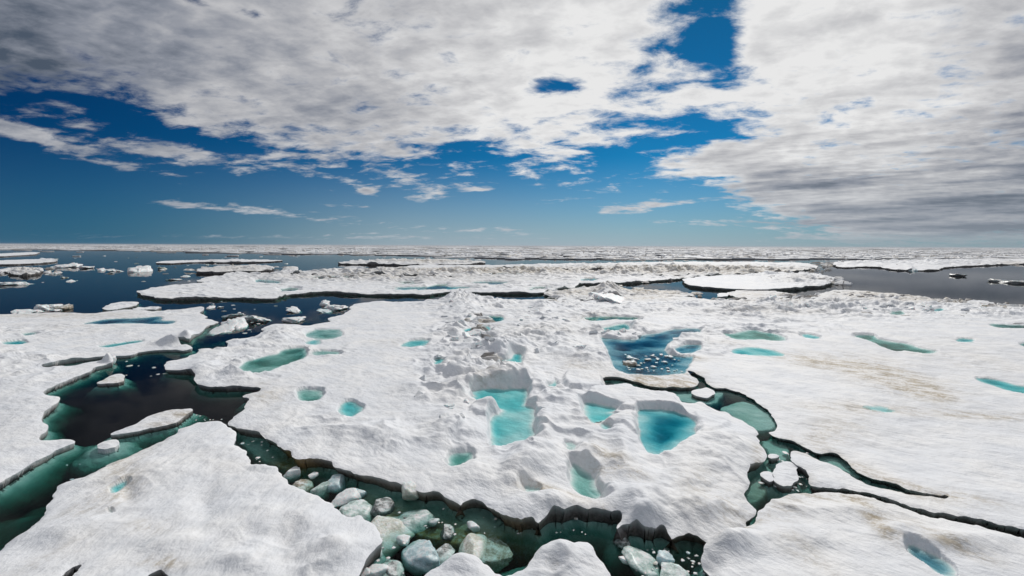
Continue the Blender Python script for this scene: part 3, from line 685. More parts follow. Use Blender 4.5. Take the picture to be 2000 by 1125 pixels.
BR = [(1540,963),(1560,959),(1600,960),(1635,959),(1660,964),(1700,971),(1720,978),(1750,988),(1780,999),(1810,1007),(1850,1016),(1900,1024),(1930,1034),(1960,1044),(2000,1053),(2100,1084),(2260,1140),(2200,1350),
 (1900,1420),(1600,1380),(1480,1250),(1440,1160),(1400,1118),(1385,1105),(1372,1095),(1371,1082),(1378,1065),(1388,1057),(1400,1056),(1415,1051),(1440,1040),(1458,1031),(1468,1021),(1482,1005),(1490,992),(1507,980),(1522,970)]
floe('white floe in the bottom right corner streaked with brown', BR, h=.42, uc=.1, grain=38, ledge=(.2, .4), ponds=[([(1768,1062),(1785,1065),(1805,1075),(1830,1085),(1850,1097),(1865,1110),(1871,1122),(1850,1124),(1830,1116),(1810,1101),(1790,1088),(1775,1078)], .34, .12, .4, 'dark slit of meltwater', 'N')],
     rough=[(1450,1060,60,30,.10),(1500,1000,60,20,.12),(1560,985,120,20,.12)], lumps=[(1425,1065,50,26,.35),(1640,1000,120,18,.15),(1560,1050,80,30,.15),(1850,1060,120,18,.16),(1750,1040,60,16,.14),(1380,1100,30,20,-.3)],
     dirt=[(1700,1010,90,14,.9,42),(1600,970,120,14,.7,6),(1530,1000,60,30,.4),(1580,1090,90,24,.4,35),(1800,1040,120,20,.4,20),(1870,1075,90,14,.6,20),(1720,1045,30,10,.9,42),(1450,1035,60,10,.6,-25)], und=.06, seed=41, base_rough=.035)

BC = [(815,1135),(830,1120),(845,1108),(860,1101),(875,1093),(890,1083),(905,1079),(915,1086),(935,1090),(945,1100),(955,1110),(970,1118),(995,1120),(1010,1116),(1025,1110),(1040,1095),(1048,1078),(1065,1070),
 (1088,1058),(1100,1065),(1120,1068),(1135,1062),(1150,1060),(1160,1075),(1170,1092),(1182,1105),(1195,1122),(1225,1180),(1220,1300),(1050,1380),(880,1360),(780,1260),(790,1170)]
floe('twin peaked white ice at the bottom edge below the brash', BC, h=.48, uc=.12, ledge=(.6, .55), shelves=[([(940,1090),(970,1100),(1010,1095),(1040,1085),(1030,1110),(990,1122),(955,1112)], .5)],
     rough=[(1090,1100,60,40,.12),(900,1110,60,30,.12)], lumps=[(1100,1085,50,26,.30),(905,1100,40,20,.2),(1080,1110,20,30,-.15)], dirt=[(1080,1110,30,14,.3)], und=.06, seed=52, base_rough=.04)

# ---- small pieces afloat in the leads
floe('thin pointed slab lying in the black lead above the wedge floe', [(212,848),(235,838),(262,828),(275,820),(300,808),(330,800),(355,798),(372,797),(377,801),(360,812),(350,820),(335,827),(300,833),(265,842),(235,848)], h=.22, uc=.02,
     ledge=(.8, .5), shelves=[([(236,850),(300,832),(350,815),(385,808),(392,818),(370,826),(340,842),(300,848),(262,862),(240,866)], .45)], dirt=[(360,808,50,10,.9),(320,828,60,6,.6)], seed=61, und=.03, base_rough=.03)
floe('small cream tinted slab at the head of the black lead', [(183,748),(205,740),(222,731),(238,729),(245,734),(240,744),(225,748),(200,749)], h=.2, uc=.02, ledge=(.6, .5), dirt=[(225,742,30,8,1.)], seed=62, und=.03, base_rough=.02)
floe('sunken white lump awash left of the wedge floe', [(188,868),(200,863),(215,858),(230,859),(238,866),(228,874),(208,880),(192,878)], h=.14, uc=.0, ledge=(1.1, .35), rough=[(215,868,30,14,.1)], seed=63, und=.04, wall=0)
floe('rounded piece of ice in the channel between the two melt pond areas', [(1345,765),(1360,758),(1380,755),(1392,760),(1397,767),(1390,774),(1375,777),(1358,772)], h=.2, uc=.05, ledge=(.5, .4), seed=64, und=.02, base_rough=.02)
floe('round pancake of ice ringed by brash in the right channel', [(1508,916),(1522,904),(1545,901),(1557,905),(1560,913),(1557,926),(1560,938),(1545,949),(1525,947),(1512,936)], h=.24, uc=.06, ledge=(.3, .4), rough=[(1535,925,30,30,.15)], seed=65, und=.03)
floe('little white cake beside the pancake of ice', [(1482,922),(1495,916),(1506,920),(1514,936),(1506,942),(1490,932)], h=.2, uc=.04, ledge=(.3, .4), seed=66, und=.03)
floe('small white wedge of ice near the tip of the right channel', [(1502,886),(1512,884),(1521,890),(1519,896),(1508,897),(1503,892)], h=.2, uc=.04, ledge=(.3, .4), seed=67, und=.03)
floe('flat white raft in dark blue water left of the big floe tip', [(201,600),(215,593),(235,589),(268,589),(272,591),(262,597),(240,600),(222,605),(205,604)], h=.35, uc=.1, ledge=(.8, .5), seed=68, und=.05, rough=[(235,596,40,8,.2)])
floe('row of low white pieces along the left floe', [(258,602),(270,598),(285,600),(300,599),(313,600),(310,605),(285,605),(262,606)], h=.3, uc=.05, ledge=(.6, .5), seed=69, und=.05, rough=[(285,602,40,5,.3)])

# ---- floes of the middle distance
MID = [(275,575),(268,569),(285,564),(300,562),(325,558),(345,555),(370,555),(395,553),(403,550),(383,550),(382,547),(400,543),(430,540),(440,535),(470,532),(500,535),(550,533),(590,530),(620,528),
 (660,527),(720,526),(780,521),(830,517),(900,518),(1000,517),(1150,514),(1300,512),(1450,511),(1580,514),(1600,522),(1580,527),(1500,531),(1420,537),(1340,542),(1300,546),(1262,548),(1230,551),(1165,553),(1132,552),(1128,560),
 (1100,563),(1062,567),(1062,571),(1000,570),(955,570),(900,569),(870,569),(830,575),(800,573),(760,574),(730,573),(690,572),(640,568),(600,571),(570,573),(545,578),(540,582),(500,581),(460,580),
 (400,580),(340,582),(305,582),(297,577)]
floe('very long white floe stretching across the middle distance', MID, h=.55, uc=.35, ledge=(1.2, .6), dq=.0034,
     ponds=[([(1130,546),(1150,543),(1170,544),(1160,548),(1135,548)], .2, .12, 2.), ([(832,562),(850,556),(880,555),(862,562)], .2, .1, 2.), ([(740,563),(800,561),(880,560),(960,562),(880,564),(790,565)], .25, .12, 2.),
            ([(600,541),(660,540),(720,542),(700,544),(620,544)], .2, .2, 2.), ([(900,552),(960,550),(1010,552),(960,555)], .2, .2, 2.), ([(1020,563),(1060,560),(1090,561),(1050,565)], .2, .15, 2.), ([(930,535),(990,533),(1040,535),(980,538)], .2, .2, 2.), ([(760,552),(800,550),(830,552),(790,554)], .2, .15, 2.), ([(500,546),(530,548),(560,552),(520,553),(495,550)], .2, .12, 2.), ([(540,566),(570,562),(590,565),(560,569)], .2, .12, 2.)],
     holes=[[(690,537),(730,536),(800,538),(860,539),(900,541),(840,541),(760,540)], [(1090,528),(1150,527),(1230,529),(1180,531),(1110,530)], [(1240,538),(1300,537),(1370,539),(1300,541)], [(560,536),(620,534),(660,535),(600,538)], [(960,524),(1030,523),(1090,524),(1020,526)], [(1380,523),(1450,521),(1520,523),(1440,525)]],
     rough=[(700,535,200,6,1.1),(900,530,300,6,.9),(1300,525,300,12,1.1),(1100,535,300,10,.7),(1400,530,160,8,1.1),(760,545,120,6,.6),(560,545,200,10,.3),(1050,560,120,6,.5)],
     dirt=[(900,530,260,5,.8),(1300,528,300,10,.7),(1100,530,240,6,.6),(700,540,200,7,.6),(1450,530,150,8,1.),(900,545,300,12,.25)], und=.15, seed=71, base_rough=.22)
floe('white floe with a crisp dark front edge beside the grey open water', [(1330,546),(1345,541),(1400,538),(1500,534),(1560,533),(1600,537),(1625,540),(1632,543),(1630,550),(1610,556),(1580,558),(1540,562),(1500,565),(1460,564),(1420,562),(1380,560),(1345,556)],
     h=.7, uc=.5, ledge=(1., .6), rough=[(1570,545,80,12,.9),(1500,536,160,5,.6)], dirt=[(1570,545,60,6,.4)], und=.1, seed=72, dq=.0034)
floe('stained rubbly strip of ice between the blue pool and the big floe', [(1060,572),(1070,568),(1100,566),(1130,563),(1180,561),(1240,566),(1300,567),(1350,574),(1352,579),(1300,580),(1240,578),(1190,580),(1150,588),(1120,587),(1095,582),(1088,578),(1065,575)],
     h=.35, uc=.3, ledge=(1., .6), rough=[(1200,572,200,20,.7)], lumps=[(1187,572,24,12,1.3)], dirt=[(1130,572,80,10,.9),(1300,573,60,10,1.),(1215,562,30,4,.8),(1240,570,60,6,.8)], und=.1, seed=73, dq=.0034)
floe('pale green edged slab beside the blue pool', [(1398,575),(1410,570),(1425,572),(1423,578),(1405,580)], h=.5, uc=.2, seed=74, dq=.0034)
floe('grey green sunken looking slab in front of the dark edged floe', [(1418,572),(1440,566),(1480,566),(1520,570),(1545,574),(1540,581),(1500,583),(1450,582),(1425,578)], h=.25, uc=.2, ledge=(2., .4), seed=75, rough=[(1480,575,80,10,.3)], dirt=[(1470,575,60,8,.8)], dq=.0034)
floe('long floe on the right behind the grey open water', [(1640,522),(1690,520),(1720,521),(1745,526),(1790,527),(1835,526),(1850,521),(1900,518),(1990,515),(2060,512),(2200,511),(2200,507),(2000,506),(1800,507),(1660,510),(1620,514)],
     h=.6, uc=.5, ledge=(2., .6), rough=[(1800,512,300,6,1.2)], lumps=[(1780,525,6,2,.8)], dirt=[(1980,514,30,4,.8)], und=.15, seed=76, dq=.003, base_rough=.2)
floe('slim white floe lying in blue water far left', [(300,513),(320,509),(400,508),(460,508),(520,507),(560,508),(520,511),(440,512),(380,511),(330,514)], h=.6, uc=.4, ledge=(2., .6), seed=77, dq=.003, rough=[(450,510,60,4,1.)])
floe('cream floe with a dark undercut face in blue water', [(380,529),(390,524),(420,521),(470,519),(520,518),(540,521),(535,526),(500,529),(450,530),(410,531)], h=.9, uc=.7, ledge=(1., .6), seed=78, dq=.003, rough=[(460,524,100,8,1.)], dirt=[(460,525,100,8,.7)])
floe('flat white shelf of ice entering from the left edge', [(-80,514),(0,508),(40,507),(95,506),(115,508),(95,512),(60,514),(0,516)], h=.7, uc=.3, seed=79, dq=.003, ledge=(1., .6), rough=[(95,508,40,4,1.)])
floe('broken white ice at the left edge in blue water', [(-60,531),(0,526),(30,524),(60,523),(88,524),(80,532),(50,537),(25,535),(10,529),(-10,534)], h=.6, uc=.4, seed=80, dq=.003, ledge=(1., .6), rough=[(50,530,50,10,1.3)], dirt=[(50,530,40,8,.7)])
floe('thin far white floe at the left edge under the horizon', [(-60,500),(0,495),(60,492),(82,493),(75,496),(20,499),(-20,501)], h=.8, uc=.3, seed=81, dq=.003, ledge=(1., .6))
floe('stained floe with black rubble in front of the far pack', [(652,514),(680,510),(740,509),(800,507),(900,508),(960,512),(900,516),(820,517),(720,515)], h=.7, uc=.6, seed=82, dq=.003, ledge=(1., .6), rough=[(800,512,160,6,1.6)], dirt=[(840,511,120,4,1.)])
floe('narrow white strip with a dark face in the blue channel', [(632,526),(660,523),(700,522),(712,525),(690,528),(650,528)], h=.7, uc=.6, seed=83, dq=.003, ledge=(1., .6), rough=[(680,525,50,4,1.)])
floe('low stained raft in the blue water right of centre left', [(548,530),(560,521),(580,520),(582,527),(575,531)], h=.5, uc=.3, seed=84, dq=.003, ledge=(1., .6), rough=[(570,526,20,5,1.3)], dirt=[(565,524,20,5,.6)])

# ------------------------------------------------------------------ loose blocks and chips of ice
def block_mesh(name, seed, m, sub=3, planes=7, rough=.10, flat=.55):
    import bmesh
    bm = bmesh.new(); bmesh.ops.create_icosphere(bm, subdivisions=sub, radius=1)
    r = random.Random(seed); P = []
    for _ in range(planes):
        n = Vector((r.gauss(0, 1), r.gauss(0, 1), r.gauss(0, .8))).normalized(); P.append((n, r.uniform(.45, .85)))
    P.append((Vector((r.uniform(-.2, .2), r.uniform(-.2, .2), 1)).normalized(), flat))
    co = np.array([v.co[:] for v in bm.verts])
    for v in bm.verts:
        p = v.co.copy()
        for n, d in P:
            k = p.dot(n)
            if k > d: p -= n*(k-d)*.92
        v.co = p
    co = np.array([v.co[:] for v in bm.verts])
    k = 1+rough*(fbm(co[:, 0]*1.7+co[:, 2]*1.3+seed, co[:, 1]*1.7-co[:, 2], 3, seed, .55))
    for v, q in zip(bm.verts, k): v.co = v.co*float(q)
    bmesh.ops.recalc_face_normals(bm, faces=bm.faces)
    me = bpy.data.meshes.new(name); bm.to_mesh(me); bm.free()
    me.polygons.foreach_set('use_smooth', np.ones(len(me.polygons), bool)); me.materials.append(m)
    return me
def put(me, name, label, cat, pos, size, rot=(0, 0, 0), group=None):
    o = bpy.data.objects.new(name, me); COL.objects.link(o)
    o.location = pos; o.scale = size; o.rotation_euler = rot
    return tag(o, label, cat, group)
def at(u, v, z=0.):
    g = ground([(u, v)], z)[0]; return float(g[0]), float(g[1]), z
M_CHIP = clear_ice_material('white_loose_ice', (.66, .69, .70), .5)
def ridge_slabs():
    import bmesh
    rnd = random.Random(77); mes = []
    for k in range(7):
        bm = bmesh.new(); bmesh.ops.create_cube(bm, size=2)
        for v in bm.verts: v.co = Vector((v.co.x*rnd.uniform(.75, 1.1), v.co.y*rnd.uniform(.6, 1.1), v.co.z*.32+rnd.uniform(-.05, .05)))
        bmesh.ops.bevel(bm, geom=list(bm.edges), offset=.07, segments=2, affect='EDGES')
        bmesh.ops.subdivide_edges(bm, edges=list(bm.edges), cuts=1, use_grid_fill=True)
        for v in bm.verts: v.co += Vector([rnd.uniform(-.035, .035) for _ in range(3)])
        bmesh.ops.recalc_face_normals(bm, faces=bm.faces)
        me = bpy.data.meshes.new('ice_slab'); bm.to_mesh(me); bm.free(); me.materials.append(M_SLAB if k % 3 else M_CHIP); mes.append(me)
    for (u0, v0, u1, v1, sp, n, lo, hi, lab, grp) in [
        (900,585,930,700,26,34,.45,1.2,'tilted white ice slab in the pressure ridge running down the middle of the big floe','slabs of the central pressure ridge'),
        (860,700,880,850,34,9,.30,.55,'small broken white slab at the near end of the central pressure ridge','small slabs of the central ridge'),
        (1030,600,1120,720,50,22,.4,.9,'broken white ice slab right of the central pressure ridge','slabs right of the central ridge'),
        (1150,640,1340,668,16,14,.3,.7,'white broken slab on the rim of the wide blue melt pond','slabs round the wide blue melt pond'),
        (1380,596,1980,606,22,46,.5,1.3,'tilted white slab in the rubble ridge along the far right rim of the big floe','slabs of the far right ridge')]:
        for _ in range(n):
            f = rnd.random(); u = u0+(u1-u0)*f+rnd.gauss(0, sp); v = v0+(v1-v0)*f+rnd.gauss(0, 5)
            x, y, _z = at(u, v, .5); z = height_at('ice_floe3', x, y)
            if z < .40: continue
            r = rnd.uniform(lo, hi)*.62
            put(rnd.choice(mes), 'ice_slab', lab, 'ice slab', (x, y, z-r*.10), (r, r*rnd.uniform(.6, 1.), r), (rnd.gauss(0, .35), rnd.gauss(0, .35), rnd.uniform(0, 6)), grp)['kind'] = 'thing'
def slab_mat():
    m, T = mat('broken_snow_slab'); P = T.new('ShaderNodeNewGeometry').outputs['Position']
    n = T.noise(P, 3., 6, .6); c = T.mix(T.rng(n, .35, .7), (.70, .735, .76), (.83, .83, .825))
    b = T.new('ShaderNodeBsdfPrincipled'); T.link(c, b.inputs['Base Color']); b.inputs['Roughness'].default_value = .6
    bp = T.new('ShaderNodeBump'); bp.inputs['Strength'].default_value = .6; bp.inputs['Distance'].default_value = .15; T.link(n, bp.inputs['Height']); T.link(bp.outputs[0], b.inputs['Normal'])
    o = T.new('ShaderNodeOutputMaterial'); T.link(b.outputs[0], o.inputs[0]); return m
M_SLAB = slab_mat()
ridge_slabs()
blocks = [ # u, v, width px, aspect y, height ratio, sink, material, spin, label
 (570,918,30,.7,.9,.15,'W',.4,'white wedge of ice caught at the narrow end of the brash lead'),
 (611,924,20,.5,.5,.2,'W',1.2,'thin pale chip under the dark edge of the big floe'),
 (628,945,42,.45,.8,.35,'G',.9,'tilted greenish slab leaning in the narrow lead'),
 (656,936,36,.8,.8,.25,'B',.2,'blue grey block half hidden under the dark overhang'),
 (669,966,42,.9,.8,.2,'W',2.0,'pale block between the blue grey one and the wedge floe'),
 (695,990,56,.75,.7,.3,'G',.1,'smooth green grey boulder of ice touching the wedge floe'),
 (743,977,46,.7,.7,.3,'K',.5,'dark grey boulder of ice in the shade of the overhang'),
 (800,968,28,.9,1.1,.1,'C',.8,'cream lump stuck on the dark floe edge'),
 (812,996,78,.55,.35,.45,'G',.05,'flat pale green slab awash below the cream lump'),
 (758,1022,80,.75,.5,.35,'C',-.3,'large cream slab in the middle of the brash lead'),
 (873,1028,26,1.4,.6,.45,'K',.1,'grey upright piece sunk deep in brown water'),
 (866,1074,30,1.7,.5,.5,'K',-.4,'long grey sunken piece right of the big blue boulder'),
 (822,1072,54,1.0,.7,.2,'B',.7,'biggest blue boulder of ice, sugary on one side'),
 (924,1021,22,.8,.8,.2,'W',.3,'small white lump above the cream oval boulder'),
 (926,1058,46,1.3,.7,.2,'C',-.35,'cream oval boulder of ice near the twin peaked floe'),
 (735,1076,22,1.2,.8,.15,'W',.2,'white lump against the tip of the wedge floe'),
 (738,1108,30,.8,.7,.15,'W',1.1,'broader white lump at the foot of the wedge floe tip'),
 (712,1118,20,.8,.7,.15,'W',.4,'lowest white lump beside the wedge floe'),
 (760,1098,40,1.3,.4,.6,'G',.5,'pale green sunken block left of the big blue boulder'),
 (1250,1086,56,.9,.6,.35,'G',.3,'green grey block in black water right of the twin peaks'),
 (1228,1091,32,.35,.3,.2,'W',-.3,'thin cream sliver floating by the green grey block'),
 (1298,1086,26,.8,.9,.15,'B',.9,'small pointed blue block amid fine brash'),
 (1312,1112,50,.8,.5,.35,'G',1.5,'broad green block under fine brash at the bottom edge'),
 (960,1060,60,.8,.4,.6,'O',.5,'brown sunken lump in the green brown water'),
 (590,940,34,.8,.4,.5,'O',.2,'brown sunken lump near the narrow end of the lead'),
 (700,955,26,.7,.6,.3,'B',.6,'little blue piece tucked under the overhang above the grey green boulder'),
 (790,1048,22,.8,.6,.25,'W',1.4,'small white piece between the cream slab and the big blue boulder'),
 (848,1012,20,.7,.6,.3,'G',.4,'small green piece right of the flat pale green slab'),
 (905,1095,26,.7,.4,.5,'K',.2,'dark sunken piece behind the left of the twin peaks'),
 (645,985,16,.8,.7,.2,'W',.4,'tiny white piece on the left rim of the brash lead'),
 (775,1108,30,1.0,.5,.4,'K',.7,'dark sunken piece at the bottom edge of the brash lead'),
 (1215,1052,24,.8,.5,.45,'K',.7,'dark sunken piece under the notch in the big floe front'),
 (213,706,20,.8,1.0,.1,'W',.3,'white knob of ice on the point of the left floe'),
 (1228,706,30,.6,.7,.15,'O',.3,'brown stained lump afloat in the wide blue melt pond'),
 (465,632,46,.5,.8,.15,'W',.2,'white rugged berg piece in the channel left of the big floe'),
 (483,623,26,.6,1.4,.1,'W',.9,'upright white piece beside the rugged berg piece'),
 (437,640,44,.4,.4,.2,'W',.3,'low white piece at the mouth of the black lead'),
 (452,614,40,.3,.4,.2,'W',.1,'flat white sliver north of the rugged berg piece'),
 (492,620,30,.4,.5,.2,'C',.1,'cream sliver at the edge of the dark blue channel'),
 (512,622,26,.5,.6,.2,'W',.6,'white crumb where the channel bends'),
 (576,604,26,.5,.8,.15,'W',.5,'small white lump over the pale green shelf'),
 (572,621,36,.4,.7,.2,'W',.2,'low white lump lying on the pale green shelf'),
 (634,592,20,.6,1.6,.1,'W',.4,'white spiky lump by the tip of the pale green shelf'),
 (655,597,40,.35,.7,.15,'W',.1,'white ragged row of ice beside the spiky lump'),
 (634,605,26,.4,.4,.25,'B',.1,'bluish flat piece sitting in the pale green shelf'),
 (48,606,34,.5,.6,.15,'W',.1,'white lump at the left end of the rubble by the left floe'),
 (85,598,34,.5,1.0,.15,'W',.6,'white peaked lump in the rubble by the left floe'),
 (120,600,26,.6,1.1,.1,'O',.4,'dark brown block in the rubble by the left floe'),
 (108,605,16,.6,.8,.15,'W',.9,'small white lump in front of the dark brown block'),
 (412,600,14,.5,.8,.15,'W',.2,'tiny white lump north of the left floe point'),
 (430,599,10,.5,.8,.15,'W',.2,'tiny cream lump right of another off the left floe point'),
 (128,518,30,.4,.8,.1,'W',.2,'white lump in far blue water left of the row of dark rubble'),
 (172,521,20,.4,.7,.15,'W',.3,'small white lump with a dark foot in far blue water'),
 (197,526,16,.4,.8,.15,'W',.5,'pinkish white small lump in far blue water'),
 (228,525,34,.25,.3,.15,'W',.1,'thin white streak of ice in far blue water'),
 (275,525,36,.35,.9,.1,'W',.1,'biggest white berg bit alone in the far blue water'),
 (315,524,12,.6,1.2,.1,'C',.1,'small cream stump in far blue water'),
 (101,533,18,.4,.5,.15,'W',.1,'small white lump in the blue water nearest the left rubble'),
 (126,541,12,.4,.6,.15,'C',.1,'cream crumb in the open blue water'),
 (138,548,12,.4,.6,.15,'W',.1,'pinkish crumb furthest out in the open blue water'),
 (32,550,38,.35,.5,.15,'W',.1,'white broken piece with a knob in open water at the left'),
 (215,533,10,.5,.6,.15,'K',.1,'dark crumb in the blue water under the thin streak'),
 (340,543,26,.3,.3,.15,'W',.1,'flat pale sliver left of the long middle floe'),
 (365,538,16,.3,.3,.15,'W',.1,'short flat sliver near the cream undercut floe'),
 (1868,537,16,.5,.9,.1,'K',.1,'dark lump in the middle of the grey open water'),
 (1950,547,24,.4,.7,.1,'K',.1,'dark pointed lump in the grey water near the right edge'),
 (1986,550,24,.5,.9,.1,'K',.4,'black lump at the right edge in the grey water'),
 (1783,527,16,.6,.9,.1,'B',.1,'green block at the tip of the right far floe'),
 (1188,578,78,.5,.50,.05,'W',.1,'tall white pyramid of ice behind the big floe'),
 (866,509,10,.8,1.2,.1,'K',.1,'black standing block on the far ice'),
 (1210,560,14,.7,1.3,.1,'O',.1,'brown standing block beside the far blue pool'),
 (1245,565,18,.6,1.0,.1,'O',.5,'brown leaning block beside the far blue pool'),
]
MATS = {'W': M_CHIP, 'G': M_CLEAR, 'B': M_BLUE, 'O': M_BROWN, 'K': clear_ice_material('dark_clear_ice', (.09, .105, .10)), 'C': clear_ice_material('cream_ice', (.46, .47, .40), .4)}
def build_blocks():
    for k, (u, v, w, asp, hr, sink, mk, spin, lab) in enumerate(blocks):
        if lab is None: continue
        zp = .31 if 'wide blue melt pond' in lab else 0.
        x, y, _ = at(u, v+ w*.15, zp)
        y2 = max(y, 1); r = w/2*math.hypot(y2, H)/F
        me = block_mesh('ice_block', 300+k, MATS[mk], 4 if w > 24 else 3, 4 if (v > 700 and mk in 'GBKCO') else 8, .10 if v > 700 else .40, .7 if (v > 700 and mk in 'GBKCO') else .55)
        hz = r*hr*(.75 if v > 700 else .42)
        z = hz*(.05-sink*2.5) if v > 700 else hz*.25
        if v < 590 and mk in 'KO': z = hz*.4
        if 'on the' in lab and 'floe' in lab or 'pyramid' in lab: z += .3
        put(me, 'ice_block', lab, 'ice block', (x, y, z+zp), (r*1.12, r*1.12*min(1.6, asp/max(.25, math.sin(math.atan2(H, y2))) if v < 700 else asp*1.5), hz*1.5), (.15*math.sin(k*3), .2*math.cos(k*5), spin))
build_blocks()

def chips():
    rnd = random.Random(5)
    mes = [block_mesh('ice_chip', 900+k, MATS[m], 2, 6, .18, .5) for k, m in enumerate('WWWBGCWK')]
    zones = [ # u0, v0, u1, v1, n, px size lo, hi, label, group
     (1240,1070,1378,1128,45,3,9,'tiny glinting chip of ice among brash at the bottom right of the lead','brash chips in the black water near the bottom edge'),
     (850,1000,1180,1045,24,2,6,'small chip of ice over green brown water in front of the big floe','chips over the green brown water'),
     (780,985,900,1040,14,3,7,'small chip of ice floating among the boulders of the brash lead','chips among the ice boulders'),
     (1478,885,1600,962,40,3,10,'small white chip of ice crowding round the pancake floe','chips round the pancake floe'),
     (1215,692,1338,726,52,4,13,'small white chip afloat in the wide blue melt pond','chips in the wide blue melt pond'),
     (130,885,280,940,12,3,9,'small pale chip in the black lead beside the wedge floe','chips in the lower black lead'),
     (180,700,330,740,9,3,8,'small pale chip near the head of the black lead','chips at the head of the black lead'),
     (380,805,440,822,8,3,6,'tiny white chip in the gap between the wedge floe and big floe','chips in the gap'),
     (470,855,560,905,12,3,7,'small chip in brown water at the narrow top of the brash lead','chips in brown water'),
     (40,498,620,552,50,3,10,'small white floating bit in the far blue water','bits in the far blue water'),
     (400,585,540,655,20,3,8,'small white floating bit in the dark blue channel','bits in the dark blue channel'),
     (700,1050,800,1125,12,3,8,'pale chip at the foot of the wedge floe tip','chips at the wedge tip')]
    for (u0, v0, u1, v1, n, a, b, lab, grp) in zones:
        for _ in range(n):
            u = rnd.uniform(u0, u1); v = rnd.uniform(v0, v1)
            zp = .31 if 'wide blue melt pond' in lab else 0.
            x, y, _z = at(u, v, zp); r = rnd.uniform(a, b)*(.6+.5*rnd.random())/2*math.hypot(y, H)/F
            put(rnd.choice(mes), 'ice_chip', lab, 'ice chip', (x, y, zp+r*.02), (r*1.2, r*rnd.uniform(.7, 1.8), r*.5), (0, 0, rnd.uniform(0, 6)), grp)
chips()

# ------------------------------------------------------------------ far pack ice
def plate(x, y, rx, ry, t, rnd, n=14):
    """irregular flat floe with steep sides, centred on 0"""
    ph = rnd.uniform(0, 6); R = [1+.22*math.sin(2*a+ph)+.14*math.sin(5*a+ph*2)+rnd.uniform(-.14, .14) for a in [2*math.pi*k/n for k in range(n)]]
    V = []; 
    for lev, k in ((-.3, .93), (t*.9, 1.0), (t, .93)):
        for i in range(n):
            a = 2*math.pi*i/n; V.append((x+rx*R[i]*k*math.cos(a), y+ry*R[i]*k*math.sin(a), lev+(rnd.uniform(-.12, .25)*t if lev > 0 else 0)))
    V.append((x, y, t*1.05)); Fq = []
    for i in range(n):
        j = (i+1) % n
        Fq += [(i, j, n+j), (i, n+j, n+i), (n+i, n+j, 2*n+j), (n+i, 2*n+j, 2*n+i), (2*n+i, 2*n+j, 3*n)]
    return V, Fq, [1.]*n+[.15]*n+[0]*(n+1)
def hummock(x, y, w, d, h, z0, rnd):
    a = rnd.uniform(-.6, .6); c, s_ = math.cos(a), math.sin(a)
    base = [(-w, -d), (w, -d*rnd.uniform(.5, 1)), (w*rnd.uniform(.6, 1), d), (-w*rnd.uniform(.6, 1), d)]
    top = [(-w*rnd.uniform(.2, .7), -d*rnd.uniform(.3, .9)), (w*rnd.uniform(.2, .7), -d*rnd.uniform(.3, .9)), (w*rnd.uniform(.1, .5), d*.4), (-w*rnd.uniform(.1, .5), d*.4)]
    V = [(x+p*c-q*s_, y+p*s_+q*c, z0-.25) for p, q in base]+[(x+p*c-q*s_, y+p*s_+q*c, z0+h*rnd.uniform(.55, 1.1)) for p, q in top]
    return V, [(0, 1, 5), (0, 5, 4), (1, 2, 6), (1, 6, 5), (2, 3, 7), (2, 7, 6), (3, 0, 4), (3, 4, 7), (4, 5, 6), (4, 6, 7)]
EDGE = [(-400, 487.5), (0, 488), (250, 489), (330, 492), (620, 498), (760, 499), (900, 503), (1000, 507), (1150, 512), (1600, 511), (1700, 507), (2000, 507), (2500, 507)]
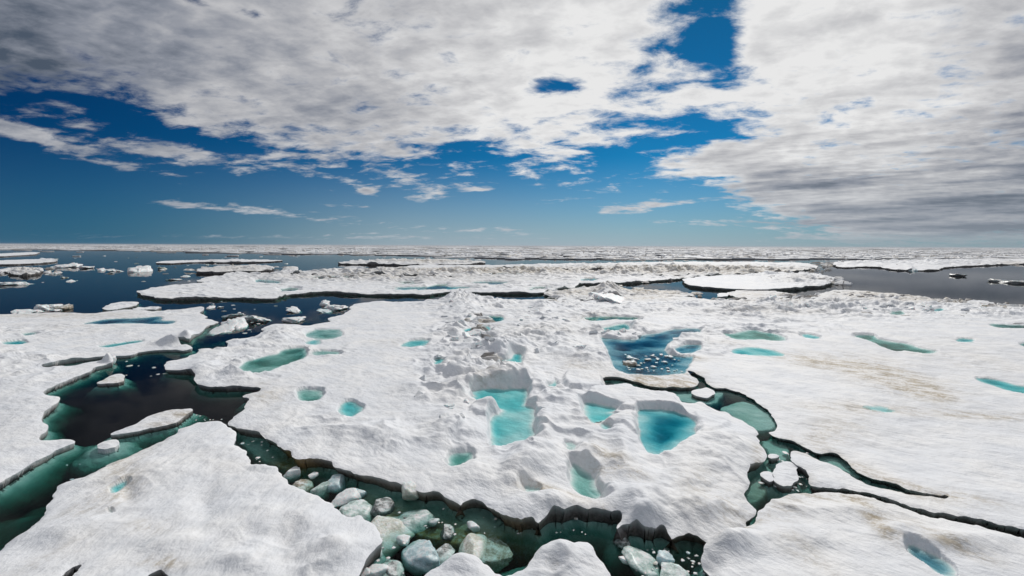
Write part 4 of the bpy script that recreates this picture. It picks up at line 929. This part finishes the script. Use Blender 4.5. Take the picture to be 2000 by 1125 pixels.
def pack():
    rnd = random.Random(11)
    eu = [e[0] for e in EDGE]; ev = [e[1] for e in EDGE]
    V, Fc, WA, DI = [], [], [], []
    far_label = 'small flat floe among many scattered before the far pack ice'
    q = math.log(170.); n_ind = 0
    while q < math.log(9000.):
        Y = math.exp(q); step = .055 if Y < 1500 else .085
        s_ = -1.5
        while s_ < 1.5:
            y = Y*(1+rnd.uniform(-.4, .4)*step); x = (s_+rnd.uniform(-.3, .3)*step)*y
            u, v = to_px(np.array(x), np.array(y), 0.0); u = float(u); v = float(v)
            lim = np.interp(u, eu, ev)+rnd.uniform(-.6, .6)
            dv = v-lim
            if dv > 0: p = .22*math.exp(-dv/8.) if 20 < u < 1100 else 0.
            else: p = .93
            if v > 507 and u > 560: p = 0
            if rnd.random() < p:
                sz = step*y*(.62 if dv <= 0 else rnd.uniform(.08, .3))*rnd.uniform(.6, 1.15)
                t = rnd.uniform(.35, 1.1) if dv <= 0 else rnd.uniform(.3, .7)
                if dv > -1.2 and n_ind < 170:
                    vv, ff, ww = plate(0, 0, sz*rnd.uniform(.9, 1.6), sz, t, rnd)
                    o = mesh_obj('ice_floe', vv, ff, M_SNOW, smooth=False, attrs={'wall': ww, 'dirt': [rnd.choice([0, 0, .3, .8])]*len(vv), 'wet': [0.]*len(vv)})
                    o.location = (x, y, 0); tag(o, far_label, 'ice floe', 'small floes scattered before the far pack ice'); n_ind += 1
                else:
                    vv, ff, ww = plate(x, y, sz*rnd.uniform(.9, 1.5), sz, t, rnd); b = len(V)
                    V += vv; Fc += [(a+b, c+b, d+b) for a, c, d in ff]; WA += ww; DI += [rnd.choice([0, 0, 0, .2, .5])]*len(vv)
                    for _ in range(rnd.choice([1, 2, 4, 6, 9])):
                        hh = rnd.uniform(.3, 1.1)*(1+y/2500)*rnd.choice([.6, 1, 1, 1.5])
                        hv, hf = hummock(x+rnd.gauss(0, .5)*sz, y+rnd.gauss(0, .4)*sz, rnd.uniform(.5, 3)*(1+y/900), rnd.uniform(.6, 1.5)*(1+y/1500), hh, t, rnd)
                        b = len(V); V += hv; Fc += [(a+b, c+b, d+b) for a, c, d in hf]; WA += [rnd.choice([0, 0, .25])]*8; DI += [rnd.choice([0, .1, .4, 1.])]*8
            s_ += step*1.25
        q += step
    o = mesh_obj('pack_ice', V, Fc, M_SNOW, smooth=False, attrs={'wall': WA, 'dirt': DI, 'wet': [0.]*len(V)})
    tag(o, 'far pack ice reaching to the horizon', None, None, 'stuff')
    # rubble thrown up along the edges of the middle floes
    V, Fc, WA, DI = [], [], [], []
    for (u0, v0, u1, v1, n, z0, hs) in [(700,528,1600,522,260,.5,.7),(600,540,1000,536,90,.5,.5),(1000,534,1560,530,150,.5,.7),(1100,520,1700,516,160,.5,.7),(1000,543,1500,538,70,.5,.5),(1500,541,1625,547,70,.6,.8),(660,511,950,512,60,.6,.9),(1070,574,1350,573,130,.35,.5),(1640,512,1990,512,120,.5,.8),
                                       (1400,592,1640,580,110,.4,.55),(1640,574,1990,600,150,.45,.7),(1500,612,2000,618,40,.45,.4),(385,524,535,522,36,.8,.6),(60,526,88,530,26,.4,.8),(920,588,960,700,60,.6,.5),(1050,590,1160,590,36,.45,.6)]:
        for _ in range(n):
            f = rnd.random(); u = u0+(u1-u0)*f+rnd.gauss(0, 6); v = v0+(v1-v0)*f+rnd.gauss(0, 2.6)
            x, y, _z = at(u, v, z0*.9); k = (y/90)**.45
            hv, hf = hummock(x+rnd.gauss(0, .01)*y, y*(1+rnd.gauss(0, .03)), rnd.uniform(.2, 1)**2*2.2*k, rnd.uniform(.2, .7)*k, hs*rnd.uniform(.2, .8)**1.3, z0-.08, rnd)
            b = len(V); V += hv; Fc += [(a+b, c+b, d+b) for a, c, d in hf]; WA += [rnd.choice([0, 0, .1, .6])]*8; DI += [rnd.choice([0, .3, .8, 1.2])]*8
    o = mesh_obj('ice_rubble', V, Fc, M_SNOW, smooth=False, attrs={'wall': WA, 'dirt': DI, 'wet': [0.]*len(V)})
    tag(o, 'jumbled ice rubble along the pressure ridges', None, None, 'stuff')
pack()

# ------------------------------------------------------------------ sea air
def haze():
    E = 14000.; z0, z1 = -10.5, 11.5
    v = [(x, y, z) for z in (z0, z1) for x, y in ((-E, -E), (E, -E), (E, E), (-E, E))]
    m, T = mat('sea_air')
    p = T.new('ShaderNodeVolumePrincipled'); p.inputs['Color'].default_value = (.93, .95, 1, 1)
    p.inputs['Density'].default_value = .00014; p.inputs['Anisotropy'].default_value = .2
    o = T.new('ShaderNodeOutputMaterial'); T.link(p.outputs[0], o.inputs['Volume'])
    ob = mesh_obj('haze', v, [(0, 3, 2, 1), (4, 5, 6, 7), (0, 1, 5, 4), (1, 2, 6, 5), (2, 3, 7, 6), (3, 0, 4, 7)], m, smooth=False)
    tag(ob, None, None, None, 'stuff')
haze()
